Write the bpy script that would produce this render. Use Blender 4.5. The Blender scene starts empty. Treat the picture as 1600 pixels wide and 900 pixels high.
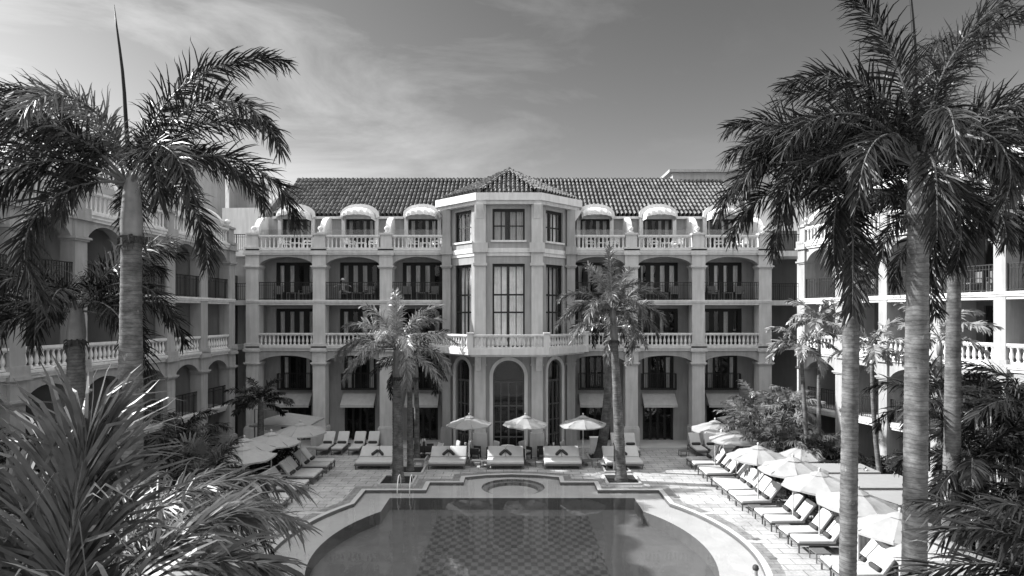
import bpy, bmesh, math, random
from math import sin, cos, pi, radians as R, sqrt
from mathutils import Vector as V, Matrix, noise

SC = bpy.context.scene
COL = SC.collection

# ---------------------------------------------------------------- camera, sky, sun, exposure
CZ = 8.3          # camera height over the pool deck
F = 930.0         # focal length in photo pixels (1600 wide)
HY = 492.0        # horizon row
cam_d = bpy.data.cameras.new('camera')
cam = bpy.data.objects.new('camera', cam_d)
COL.objects.link(cam)
cam.location = (0, 0, CZ)
cam.rotation_euler = (pi / 2, 0, 0)
cam_d.sensor_width = 36
cam_d.lens = 36 * F / 1600
cam_d.shift_y = (HY - 450) / 1600
cam_d.clip_start = 0.1
cam_d.clip_end = 3000
SC.camera = cam

SUN_EL = R(33.8)
SUN_H = V((-0.984, 0.18, 0)).normalized()
SUN_DIR = V((SUN_H.x * cos(SUN_EL), SUN_H.y * cos(SUN_EL), sin(SUN_EL)))
sun_d = bpy.data.lights.new('sun', 'SUN')
sun = bpy.data.objects.new('sun', sun_d)
COL.objects.link(sun)
sun_d.energy = 3.5
sun_d.angle = R(0.5)
sun_d.color = (1, 1, 1)
sun.rotation_euler = SUN_DIR.to_track_quat('Z', 'Y').to_euler()
sun.location = (-30, 10, 40)

W = bpy.data.worlds.new('World')
SC.world = W
W.use_nodes = True
nt = W.node_tree
nt.nodes.clear()
def N_(tree, t, **kw):
    n = tree.nodes.new(t)
    for k, v in kw.items():
        setattr(n, k, v)
    return n
sky = N_(nt, 'ShaderNodeTexSky', sky_type='NISHITA', sun_disc=False)
sky.sun_elevation = SUN_EL
sky.sun_rotation = math.atan2(SUN_H.x, SUN_H.y)
sky.altitude = 0
sky.air_density = 1.0
sky.dust_density = 0.7
sky.ozone_density = 1.0
sep = N_(nt, 'ShaderNodeSeparateColor')
nt.links.new(sky.outputs[0], sep.inputs[0])
# monochrome film with a red filter: mostly the red part of the sky, some green
m1 = N_(nt, 'ShaderNodeMath', operation='MULTIPLY'); m1.inputs[1].default_value = 0.95
m2 = N_(nt, 'ShaderNodeMath', operation='MULTIPLY_ADD'); m2.inputs[1].default_value = 0.05
nt.links.new(sep.outputs[0], m1.inputs[0])
nt.links.new(sep.outputs[1], m2.inputs[0])
nt.links.new(m1.outputs[0], m2.inputs[2])
# thin high cloud, by direction
tc = N_(nt, 'ShaderNodeTexCoord')
mp = N_(nt, 'ShaderNodeMapping'); mp.inputs['Scale'].default_value = (1.0, 1.0, 3.2); mp.inputs['Rotation'].default_value = (0.0, 0.55, 0.0)
nt.links.new(tc.outputs['Generated'], mp.inputs[0])
nz = N_(nt, 'ShaderNodeTexNoise'); nz.inputs['Scale'].default_value = 2.1; nz.inputs['Detail'].default_value = 9; nz.inputs['Roughness'].default_value = 0.62; nz.inputs['Distortion'].default_value = 0.7
nt.links.new(mp.outputs[0], nz.inputs[0])
cr = N_(nt, 'ShaderNodeMapRange'); cr.inputs[1].default_value = 0.45; cr.inputs[2].default_value = 0.78; cr.inputs[3].default_value = 0; cr.inputs[4].default_value = 1
nt.links.new(nz.outputs['Fac'], cr.inputs[0])
# more cloud towards the sun side of the sky
sx = N_(nt, 'ShaderNodeSeparateXYZ'); nt.links.new(tc.outputs['Generated'], sx.inputs[0])
cx = N_(nt, 'ShaderNodeMapRange'); cx.inputs[1].default_value = 0.35; cx.inputs[2].default_value = -0.45; cx.inputs[3].default_value = 0.08; cx.inputs[4].default_value = 1.0
nt.links.new(sx.outputs[0], cx.inputs[0])
cm = N_(nt, 'ShaderNodeMath', operation='MULTIPLY'); nt.links.new(cr.outputs[0], cm.inputs[0]); nt.links.new(cx.outputs[0], cm.inputs[1])
ca = N_(nt, 'ShaderNodeMath', operation='MULTIPLY_ADD'); ca.inputs[1].default_value = 1.75
pw_ = N_(nt, 'ShaderNodeMath', operation='POWER'); pw_.inputs[1].default_value = 1.42
gn_ = N_(nt, 'ShaderNodeMath', operation='MULTIPLY'); gn_.inputs[1].default_value = 0.46
nt.links.new(m2.outputs[0], pw_.inputs[0])
nt.links.new(cm.outputs[0], ca.inputs[0]); nt.links.new(pw_.outputs[0], gn_.inputs[0])
# unseen bright cloud, added behind the camera to lift the shaded front walls
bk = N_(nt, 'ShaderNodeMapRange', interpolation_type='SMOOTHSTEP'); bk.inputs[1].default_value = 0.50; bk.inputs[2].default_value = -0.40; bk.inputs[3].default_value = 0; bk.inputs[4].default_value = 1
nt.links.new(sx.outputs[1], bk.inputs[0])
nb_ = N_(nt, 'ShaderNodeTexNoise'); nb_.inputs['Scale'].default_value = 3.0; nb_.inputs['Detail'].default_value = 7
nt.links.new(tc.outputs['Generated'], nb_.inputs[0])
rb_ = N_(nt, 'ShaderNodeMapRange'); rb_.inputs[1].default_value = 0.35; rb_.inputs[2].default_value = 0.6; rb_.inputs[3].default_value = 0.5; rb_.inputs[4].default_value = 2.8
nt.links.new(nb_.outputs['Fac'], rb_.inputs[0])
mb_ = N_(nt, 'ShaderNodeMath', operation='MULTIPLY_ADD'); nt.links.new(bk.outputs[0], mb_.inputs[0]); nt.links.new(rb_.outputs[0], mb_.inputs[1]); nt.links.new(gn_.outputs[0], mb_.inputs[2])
# unseen overhead cloud, added above the frame to brighten the shaded deck
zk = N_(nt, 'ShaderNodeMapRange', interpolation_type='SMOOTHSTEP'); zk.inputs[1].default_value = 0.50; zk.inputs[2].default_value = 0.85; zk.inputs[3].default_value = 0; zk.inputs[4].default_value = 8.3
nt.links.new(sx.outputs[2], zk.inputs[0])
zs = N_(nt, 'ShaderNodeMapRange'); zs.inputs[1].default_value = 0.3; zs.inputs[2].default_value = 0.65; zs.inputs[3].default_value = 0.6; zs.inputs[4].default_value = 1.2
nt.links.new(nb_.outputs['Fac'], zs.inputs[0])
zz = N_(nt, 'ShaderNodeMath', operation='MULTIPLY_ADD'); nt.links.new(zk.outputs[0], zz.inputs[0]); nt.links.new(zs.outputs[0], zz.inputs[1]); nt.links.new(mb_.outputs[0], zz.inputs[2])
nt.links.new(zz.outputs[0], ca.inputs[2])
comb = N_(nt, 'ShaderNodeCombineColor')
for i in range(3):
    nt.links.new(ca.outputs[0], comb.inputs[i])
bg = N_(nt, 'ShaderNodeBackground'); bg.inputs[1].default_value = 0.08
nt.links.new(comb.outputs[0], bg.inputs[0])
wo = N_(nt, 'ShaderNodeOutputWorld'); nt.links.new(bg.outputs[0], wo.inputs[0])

vs = SC.view_settings
vs.view_transform = 'Standard'
vs.look = 'None'
vs.gamma = 1
vs.use_curve_mapping = False
vs.exposure = 1.72
SC.render.engine = 'CYCLES'
SC.cycles.use_denoising = True
SC.cycles.max_bounces = 6
SC.cycles.transparent_max_bounces = 12
SC.cycles.diffuse_bounces = 3
SC.cycles.glossy_bounces = 3
SC.cycles.caustics_reflective = False
SC.cycles.caustics_refractive = False

# ---------------------------------------------------------------- helpers
def P(x, y, Y):
    return V(((x - 800) * Y / F, Y, CZ - (y - HY) * Y / F))
def G(x, y, z=0.0):
    Y = F * (CZ - z) / (y - HY)
    return V(((x - 800) * Y / F, Y, z))
ORD = ['first', 'second', 'third', 'fourth', 'fifth', 'sixth', 'seventh', 'eighth', 'ninth', 'tenth',
       'eleventh', 'twelfth', 'thirteenth', 'fourteenth', 'fifteenth', 'sixteenth', 'seventeenth']

class MB:
    def __init__(s):
        s.v = []; s.f = []; s.m = []
    def add(s, vs, fs, mi=0, M=None):
        b = len(s.v)
        if M is not None:
            vs = [M @ V(p) for p in vs]
        s.v.extend([tuple(p) for p in vs])
        s.f.extend([tuple(i + b for i in f) for f in fs])
        s.m.extend([mi] * len(fs))
        return s
    def box(s, x0, x1, y0, y1, z0, z1, mi=0, M=None):
        vs = [(x0, y0, z0), (x1, y0, z0), (x1, y1, z0), (x0, y1, z0), (x0, y0, z1), (x1, y0, z1), (x1, y1, z1), (x0, y1, z1)]
        fs = [(0, 3, 2, 1), (4, 5, 6, 7), (0, 1, 5, 4), (1, 2, 6, 5), (2, 3, 7, 6), (3, 0, 4, 7)]
        return s.add(vs, fs, mi, M)
    def prism(s, poly, a, b, axis='z', mi=0, M=None):
        # poly: 2D outline; axis z: (x,y) ; axis x: (y,z) ; axis y: (x,z)
        def p3(p, t):
            if axis == 'z': return (p[0], p[1], t)
            if axis == 'x': return (t, p[0], p[1])
            return (p[0], t, p[1])
        n = len(poly)
        vs = [p3(p, a) for p in poly] + [p3(p, b) for p in poly]
        fs = [tuple(range(n))[::-1], tuple(range(n, 2 * n))]
        for i in range(n):
            j = (i + 1) % n
            fs.append((i, j, n + j, n + i))
        return s.add(vs, fs, mi, M)
    def lathe(s, prof, seg=12, c=(0, 0, 0), mi=0, M=None, ph=0.0, caps=True):
        vs = []; fs = []
        for r, z in prof:
            for k in range(seg):
                a = 2 * pi * k / seg + ph
                vs.append((c[0] + r * cos(a), c[1] + r * sin(a), c[2] + z))
        n = len(prof)
        for i in range(n - 1):
            for k in range(seg):
                k2 = (k + 1) % seg
                fs.append((i * seg + k, i * seg + k2, (i + 1) * seg + k2, (i + 1) * seg + k))
        if caps:
            fs.append(tuple(range(seg))[::-1])
            fs.append(tuple((n - 1) * seg + k for k in range(seg)))
        return s.add(vs, fs, mi, M)
    def tube(s, pts, rad, seg=6, mi=0, caps=True, M=None):
        pts = [V(p) for p in pts]
        n = len(pts)
        if not hasattr(rad, '__len__'): rad = [rad] * n
        vs = []; fs = []
        up = V((0, 0, 1))
        prev = None
        for i, p in enumerate(pts):
            t = (pts[min(i + 1, n - 1)] - pts[max(i - 1, 0)]).normalized()
            if prev is None:
                a = t.cross(up)
                if a.length < 1e-3: a = t.cross(V((0, 1, 0)))
            else:
                a = prev - t * prev.dot(t)
            a.normalize(); prev = a
            b = t.cross(a)
            for k in range(seg):
                an = 2 * pi * k / seg
                vs.append(p + (a * cos(an) + b * sin(an)) * rad[i])
        for i in range(n - 1):
            for k in range(seg):
                k2 = (k + 1) % seg
                fs.append((i * seg + k, i * seg + k2, (i + 1) * seg + k2, (i + 1) * seg + k))
        if caps:
            fs.append(tuple(range(seg))[::-1]); fs.append(tuple((n - 1) * seg + k for k in range(seg)))
        return s.add(vs, fs, mi, M)
    def rbox(s, sx, sy, sz, r, M=None, seg=2, mi=0):
        bm = bmesh.new()
        bmesh.ops.create_cube(bm, size=1)
        for v in bm.verts: v.co = V((v.co.x * sx, v.co.y * sy, v.co.z * sz))
        bmesh.ops.bevel(bm, geom=bm.edges[:], offset=r, segments=seg, profile=0.5, affect='EDGES')
        bm.verts.index_update()
        s.add([v.co.copy() for v in bm.verts], [tuple(v.index for v in f.verts) for f in bm.faces], mi, M)
        bm.free(); return s
    def ball(s, c, r, seg=12, rings=8, mi=0, sc=(1, 1, 1), M=None):
        prof = [(max(1e-4, r * sin(pi * i / rings)), -r * cos(pi * i / rings)) for i in range(rings + 1)]
        vs = []; fs = []
        for rr, z in prof:
            for k in range(seg):
                a = 2 * pi * k / seg
                vs.append((c[0] + rr * cos(a) * sc[0], c[1] + rr * sin(a) * sc[1], c[2] + z * sc[2]))
        for i in range(rings):
            for k in range(seg):
                k2 = (k + 1) % seg
                fs.append((i * seg + k, i * seg + k2, (i + 1) * seg + k2, (i + 1) * seg + k))
        return s.add(vs, fs, mi, M)
    def mesh(s, name, mats, smooth=False):
        me = bpy.data.meshes.new(name)
        me.from_pydata(s.v, [], s.f)
        if not isinstance(mats, (list, tuple)): mats = [mats]
        for m in mats: me.materials.append(m)
        if len(mats) > 1: me.polygons.foreach_set('material_index', s.m)
        if smooth:
            me.polygons.foreach_set('use_smooth', [True] * len(s.f))
            if smooth == 'auto':
                try: me.set_sharp_from_angle(angle=R(40))
                except Exception: pass
        me.update()
        return me
    def build(s, name, mats, parent=None, loc=(0, 0, 0), rz=0.0, smooth=False):
        return put(name, s.mesh(name, mats, smooth), parent, loc, rz)

def put(name, me, parent=None, loc=(0, 0, 0), rz=0.0):
    o = bpy.data.objects.new(name, me)
    COL.objects.link(o)
    o.location = loc; o.rotation_euler = (0, 0, rz)
    if parent is not None: o.parent = parent
    return o
def tag(o, label, cat, group=None):
    o['label'] = label; o['category'] = cat
    if group: o['group'] = group
    return o
def thing(name, label, cat, loc=(0, 0, 0), rz=0.0, group=None):
    o = bpy.data.objects.new(name, None); COL.objects.link(o)
    o.location = loc; o.rotation_euler = (0, 0, rz)
    o.empty_display_size = 0.2
    return tag(o, label, cat, group)
def struct(o, kind='structure'):
    o['kind'] = kind; return o
def dup(root, loc, rz, label, group=None):
    def cp(o, par):
        c = o.copy(); COL.objects.link(c)
        if par is not None: c.parent = par
        for ch in KIDS(o): cp(ch, c)
        return c
    r = cp(root, None)
    r.location = loc; r.rotation_euler = (0, 0, rz); r['label'] = label
    if group: r['group'] = group
    return r
def KIDS(o):
    return [c for c in bpy.data.objects if c.parent == o]
_kid_cache = {}
def KIDS(o):
    if o.name not in _kid_cache:
        _kid_cache[o.name] = [c for c in bpy.data.objects if c.parent == o]
    return _kid_cache[o.name]
def rotM(ax, ang, loc=(0, 0, 0)):
    return Matrix.Translation(loc) @ Matrix.Rotation(ang, 4, ax)

# ---------------------------------------------------------------- materials (all neutral greys: the photograph is monochrome)
def mat(name, v, rough=0.75, var=0.12, scale=1.5, bump=0.0, bscale=60.0, spec=0.3, streak=0.0, metal=0.0, rnd=0.0, trans=0.0):
    m = bpy.data.materials.new(name); m.use_nodes = True
    t = m.node_tree; b = t.nodes['Principled BSDF']
    b.inputs['Roughness'].default_value = rough
    b.inputs['Specular IOR Level'].default_value = spec
    b.inputs['Metallic'].default_value = metal
    geo = N_(t, 'ShaderNodeNewGeometry')
    nz = N_(t, 'ShaderNodeTexNoise'); nz.inputs['Scale'].default_value = scale; nz.inputs['Detail'].default_value = 6; nz.inputs['Roughness'].default_value = 0.6
    t.links.new(geo.outputs['Position'], nz.inputs[0])
    mr = N_(t, 'ShaderNodeMapRange'); mr.inputs[1].default_value = 0.25; mr.inputs[2].default_value = 0.75
    mr.inputs[3].default_value = v * (1 - var); mr.inputs[4].default_value = v * (1 + var)
    t.links.new(nz.outputs['Fac'], mr.inputs[0])
    out = mr.outputs[0]
    if streak:
        mp = N_(t, 'ShaderNodeMapping'); mp.inputs['Scale'].default_value = (2.2, 2.2, 0.25)
        t.links.new(geo.outputs['Position'], mp.inputs[0])
        n2 = N_(t, 'ShaderNodeTexNoise'); n2.inputs['Scale'].default_value = 2.5; n2.inputs['Detail'].default_value = 5
        t.links.new(mp.outputs[0], n2.inputs[0])
        r2 = N_(t, 'ShaderNodeMapRange'); r2.inputs[1].default_value = 0.35; r2.inputs[2].default_value = 0.7; r2.inputs[3].default_value = 1.0; r2.inputs[4].default_value = 1 - streak
        t.links.new(n2.outputs['Fac'], r2.inputs[0])
        mu = N_(t, 'ShaderNodeMath', operation='MULTIPLY'); t.links.new(out, mu.inputs[0]); t.links.new(r2.outputs[0], mu.inputs[1])
        out = mu.outputs[0]
    if rnd:
        oi = N_(t, 'ShaderNodeObjectInfo')
        r3 = N_(t, 'ShaderNodeMapRange'); r3.inputs[3].default_value = 1 - rnd; r3.inputs[4].default_value = 1 + rnd
        t.links.new(oi.outputs['Random'], r3.inputs[0])
        mu = N_(t, 'ShaderNodeMath', operation='MULTIPLY'); t.links.new(out, mu.inputs[0]); t.links.new(r3.outputs[0], mu.inputs[1])
        out = mu.outputs[0]
    cc = N_(t, 'ShaderNodeCombineColor')
    for i in range(3): t.links.new(out, cc.inputs[i])
    t.links.new(cc.outputs[0], b.inputs['Base Color'])
    if bump:
        nb = N_(t, 'ShaderNodeTexNoise'); nb.inputs['Scale'].default_value = bscale; nb.inputs['Detail'].default_value = 4
        t.links.new(geo.outputs['Position'], nb.inputs[0])
        bp = N_(t, 'ShaderNodeBump'); bp.inputs['Strength'].default_value = bump; bp.inputs['Distance'].default_value = 0.02
        t.links.new(nb.outputs['Fac'], bp.inputs['Height']); t.links.new(bp.outputs[0], b.inputs['Normal'])
    if trans:
        tr = N_(t, 'ShaderNodeBsdfTranslucent'); t.links.new(cc.outputs[0], tr.inputs[0])
        mx = N_(t, 'ShaderNodeMixShader'); mx.inputs[0].default_value = trans
        o = t.nodes['Material Output']
        t.links.new(b.outputs[0], mx.inputs[1]); t.links.new(tr.outputs[0], mx.inputs[2]); t.links.new(mx.outputs[0], o.inputs[0])
    return m

M = {}
M['wall'] = mat('stucco', 0.30, 0.9, 0.12, 0.9, 0.25, 90, 0.2, 0.20)
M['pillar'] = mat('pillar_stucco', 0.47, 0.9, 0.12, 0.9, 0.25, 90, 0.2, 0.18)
M['trim'] = mat('trim_paint', 0.58, 0.8, 0.08, 1.2, 0.15, 90, 0.25, 0.18)
M['recess'] = mat('recess_stucco', 0.30, 0.9, 0.12, 0.8, 0.25, 90, 0.2, 0.15)
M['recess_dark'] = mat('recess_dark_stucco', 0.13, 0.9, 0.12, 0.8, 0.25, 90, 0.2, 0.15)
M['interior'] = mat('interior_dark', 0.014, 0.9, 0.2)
M['door_frame'] = mat('grey_door_frame', 0.07, 0.5, 0.2, 8, 0, 60, 0.35)
M['wood'] = mat('dark_wood', 0.011, 0.6, 0.25, 8, 0, 60, 0.35)
M['iron'] = mat('black_iron', 0.009, 0.5, 0.1, 8, 0, 60, 0.4)
M['curtain'] = mat('curtain_cloth', 0.66, 0.9, 0.15, 3, 0, 60, 0.1, rnd=0.35)
M['awning'] = mat('awning_canvas', 0.40, 0.9, 0.1, 4, 0.1, 200, 0.1, 0.08)
M['awning_pale'] = mat('awning_pale_canvas', 0.58, 0.9, 0.1, 4, 0.1, 200, 0.1, 0.12)
M['canvas'] = mat('umbrella_canvas', 0.38, 0.85, 0.05, 5, 0.1, 220, 0.15, 0.05, trans=0.38)
M['cushion'] = mat('white_cushion', 0.46, 0.9, 0.05, 6, 0.25, 40, 0.1)
M['dark_cloth'] = mat('dark_towel', 0.055, 0.95, 0.2, 20, 0.5, 120, 0.1)
M['frame_metal'] = mat('lounger_frame', 0.10, 0.5, 0.15, 9, 0, 60, 0.4)
M['wicker'] = mat('dark_wicker', 0.035, 0.7, 0.3, 60, 0.5, 150, 0.3)
M['grey_cushion'] = mat('grey_cushion', 0.34, 0.9, 0.1, 6, 0.2, 60, 0.1)
M['white_paint'] = mat('white_paint', 0.72, 0.5, 0.06, 4, 0, 60, 0.4)
M['pole'] = mat('pole_paint', 0.40, 0.4, 0.1, 6, 0, 60, 0.4)
M['pole_dark'] = mat('pole_dark', 0.12, 0.45, 0.15, 6, 0, 60, 0.4)
M['soil'] = mat('garden_soil', 0.025, 0.95, 0.4, 6, 0.6, 30, 0.1)
M['leaf'] = mat('palm_leaflet', 0.012, 0.40, 0.5, 6, 0, 60, 0.30, rnd=0.18, trans=0.22)
M['leaf_dark'] = mat('dark_leaflet', 0.009, 0.45, 0.5, 6, 0, 60, 0.22, rnd=0.2, trans=0.15)
M['leaf_pale_lit'] = mat('pale_lit_leaflet', 0.075, 0.45, 0.3, 6, 0, 60, 0.4, rnd=0.15, trans=0.3)  # paler leaflet; sun on the bright fronds put into the colour
M['leaf_sunlit'] = mat('sunlit_leaflet', 0.17, 0.30, 0.4, 6, 0, 60, 0.6, rnd=0.15, trans=0.15)  # brightest leaflet copy; sunlit look of the crowns painted into its colour
M['leaf_broad'] = mat('broad_leaflet', 0.042, 0.42, 0.6, 5, 0, 60, 0.35, rnd=0.2, trans=0.2)
M['rachis'] = mat('leaf_stalk', 0.08, 0.5, 0.25, 8, 0, 60, 0.4)
M['shaft'] = mat('crownshaft', 0.16, 0.4, 0.25, 5, 0.1, 20, 0.5, 0.3)
M['fibre'] = mat('palm_fibre', 0.05, 0.9, 0.4, 15, 0.6, 40, 0.1)
M['flower'] = mat('white_flower', 0.7, 0.8, 0.1, 10)
M['skin'] = mat('skin', 0.24, 0.55, 0.1, 12, 0, 60, 0.4)
M['hair'] = mat('dark_hair', 0.03, 0.6, 0.3, 30)
M['shorts'] = mat('dark_shorts', 0.06, 0.9, 0.2, 10)
M['hat'] = mat('pale_hat', 0.6, 0.9, 0.1, 10)

def glass_mat(name, tint, rough, f0=0.04):
    m = bpy.data.materials.new(name); m.use_nodes = True
    t = m.node_tree; t.nodes.clear()
    o = N_(t, 'ShaderNodeOutputMaterial')
    tr = N_(t, 'ShaderNodeBsdfTransparent'); tr.inputs[0].default_value = (tint, tint, tint, 1)
    gl = N_(t, 'ShaderNodeBsdfGlossy'); gl.inputs['Roughness'].default_value = rough
    # Schlick reflectance of a thin sheet, the same from both sides
    geo = N_(t, 'ShaderNodeNewGeometry')
    dt = N_(t, 'ShaderNodeVectorMath', operation='DOT_PRODUCT'); dt.name = 'facing'
    t.links.new(geo.outputs['Incoming'], dt.inputs[0]); t.links.new(geo.outputs['Normal'], dt.inputs[1])
    ab = N_(t, 'ShaderNodeMath', operation='ABSOLUTE'); t.links.new(dt.outputs['Value'], ab.inputs[0])
    om = N_(t, 'ShaderNodeMath', operation='SUBTRACT'); om.inputs[0].default_value = 1.0; om.use_clamp = True; t.links.new(ab.outputs[0], om.inputs[1])
    pw = N_(t, 'ShaderNodeMath', operation='POWER'); pw.inputs[1].default_value = 5.0; t.links.new(om.outputs[0], pw.inputs[0])
    mr = N_(t, 'ShaderNodeMapRange'); mr.inputs[3].default_value = f0; mr.inputs[4].default_value = 1; t.links.new(pw.outputs[0], mr.inputs[0])
    mx = N_(t, 'ShaderNodeMixShader')
    t.links.new(mr.outputs[0], mx.inputs[0]); t.links.new(tr.outputs[0], mx.inputs[1]); t.links.new(gl.outputs[0], mx.inputs[2])
    t.links.new(mx.outputs[0], o.inputs[0])
    return m
M['glass'] = glass_mat('window_glass', 0.9, 0.02, 0.035)
M['clear_glass'] = glass_mat('clear_glass', 0.9, 0.05, 0.05)

def water_mat():
    m = glass_mat('pool_water', 0.88, 0.015, 0.03)
    t = m.node_tree
    gl = [n for n in t.nodes if n.type == 'BSDF_GLOSSY'][0]
    geo = N_(t, 'ShaderNodeNewGeometry')
    mp = N_(t, 'ShaderNodeMapping'); mp.inputs['Scale'].default_value = (1.0, 0.6, 1)
    t.links.new(geo.outputs['Position'], mp.inputs[0])
    nz = N_(t, 'ShaderNodeTexNoise'); nz.inputs['Scale'].default_value = 3.0; nz.inputs['Detail'].default_value = 3
    t.links.new(mp.outputs[0], nz.inputs[0])
    bp = N_(t, 'ShaderNodeBump'); bp.inputs['Strength'].default_value = 0.15; bp.inputs['Distance'].default_value = 0.02
    t.links.new(nz.outputs['Fac'], bp.inputs['Height'])
    t.links.new(bp.outputs[0], gl.inputs['Normal']); t.links.new(bp.outputs[0], t.nodes['facing'].inputs[1])
    return m
M['water'] = water_mat()

def pattern_mat(name, kind, a, b, mortar, size, rough, var=0.2, msize=0.01, region=None, nscale=1.0, ratio=0.5):
    """brick / checker pattern laid in world x,y"""
    m = bpy.data.materials.new(name); m.use_nodes = True
    t = m.node_tree; bs = t.nodes['Principled BSDF']; bs.inputs['Roughness'].default_value = rough; bs.inputs['Specular IOR Level'].default_value = 0.25
    geo = N_(t, 'ShaderNodeNewGeometry')
    g = lambda v: (v, v, v, 1)
    if kind == 'brick':
        br = N_(t, 'ShaderNodeTexBrick'); br.inputs['Color1'].default_value = g(a); br.inputs['Color2'].default_value = g(b); br.inputs['Mortar'].default_value = g(mortar)
        br.inputs['Scale'].default_value = 1; br.inputs['Mortar Size'].default_value = msize; br.inputs['Brick Width'].default_value = size; br.inputs['Row Height'].default_value = size * ratio
        t.links.new(geo.outputs['Position'], br.inputs[0]); col = br.outputs[0]; fac = br.outputs[1]
    else:
        ck = N_(t, 'ShaderNodeTexChecker'); ck.inputs[1].default_value = g(a); ck.inputs[2].default_value = g(b); ck.inputs[3].default_value = 1 / size
        mp = N_(t, 'ShaderNodeMapping'); mp.inputs['Location'].default_value = (0.03, 0.02, 0.5 * size)
        t.links.new(geo.outputs['Position'], mp.inputs[0])
        mp.inputs['Scale'].default_value = (1, 0.72, 0)
        t.links.new(mp.outputs[0], ck.inputs[0]); col = ck.outputs[0]; fac = None
    nz = N_(t, 'ShaderNodeTexNoise'); nz.inputs['Scale'].default_value = nscale; nz.inputs['Detail'].default_value = 8; nz.inputs['Roughness'].default_value = 0.65
    t.links.new(geo.outputs['Position'], nz.inputs[0])
    mr = N_(t, 'ShaderNodeMapRange'); mr.inputs[1].default_value = 0.3; mr.inputs[2].default_value = 0.7; mr.inputs[3].default_value = 1 - var; mr.inputs[4].default_value = 1 + var
    t.links.new(nz.outputs['Fac'], mr.inputs[0])
    n2 = N_(t, 'ShaderNodeTexNoise'); n2.inputs['Scale'].default_value = nscale * 14; n2.inputs['Detail'].default_value = 4
    t.links.new(geo.outputs['Position'], n2.inputs[0])
    m2 = N_(t, 'ShaderNodeMapRange'); m2.inputs[1].default_value = 0.3; m2.inputs[2].default_value = 0.7; m2.inputs[3].default_value = 1 - var * .6; m2.inputs[4].default_value = 1 + var * .6
    t.links.new(n2.outputs['Fac'], m2.inputs[0])
    mu0 = N_(t, 'ShaderNodeMath', operation='MULTIPLY'); t.links.new(mr.outputs[0], mu0.inputs[0]); t.links.new(m2.outputs[0], mu0.inputs[1])
    mu = N_(t, 'ShaderNodeVectorMath', operation='SCALE'); t.links.new(col, mu.inputs[0]); t.links.new(mu0.outputs[0], mu.inputs['Scale'])
    t.links.new(mu.outputs[0], bs.inputs['Base Color'])
    return m
M['deck'] = pattern_mat('deck_pavers', 'brick', 0.35, 0.29, 0.13, 0.9, 0.75, 0.30, 0.018, nscale=0.8)
M['ledge'] = mat('pool_ledge', 0.42, 0.7, 0.12, 1.2, 0.1, 40, 0.25)
M['coping'] = mat('coping_stone', 0.38, 0.7, 0.1, 1.5, 0.1, 40, 0.25)
M['band'] = pattern_mat('band_tiles', 'brick', 0.20, 0.16, 0.10, 0.45, 0.6, 0.3, 0.015, nscale=2.0)
M['floor_plain'] = mat('pool_floor', 0.115, 0.6, 0.14, 2.0, 0, 60, 0.2)
M['floor_mosaic'] = pattern_mat('pool_mosaic', 'checker', 0.058, 0.105, 0.1, 0.24, 0.6, 0.15, nscale=1.2)

def tile_mat():
    m = mat('roof_tile', 0.10, 0.8, 0.35, 2.2, 0.2, 40, 0.25, rnd=0.0)
    t = m.node_tree; b = t.nodes['Principled BSDF']
    geo = N_(t, 'ShaderNodeNewGeometry')
    vo = N_(t, 'ShaderNodeTexVoronoi'); vo.inputs['Scale'].default_value = 3.0
    t.links.new(geo.outputs['Position'], vo.inputs[0])
    sp = N_(t, 'ShaderNodeSeparateColor'); t.links.new(vo.outputs['Color'], sp.inputs[0])
    mr = N_(t, 'ShaderNodeMapRange'); mr.inputs[3].default_value = 0.65; mr.inputs[4].default_value = 1.35
    t.links.new(sp.outputs[0], mr.inputs[0])
    src = b.inputs['Base Color'].links[0].from_socket
    sc = N_(t, 'ShaderNodeVectorMath', operation='SCALE'); t.links.new(src, sc.inputs[0]); t.links.new(mr.outputs[0], sc.inputs['Scale'])
    t.links.new(sc.outputs[0], b.inputs['Base Color'])
    return m
M['tile'] = tile_mat()

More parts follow.
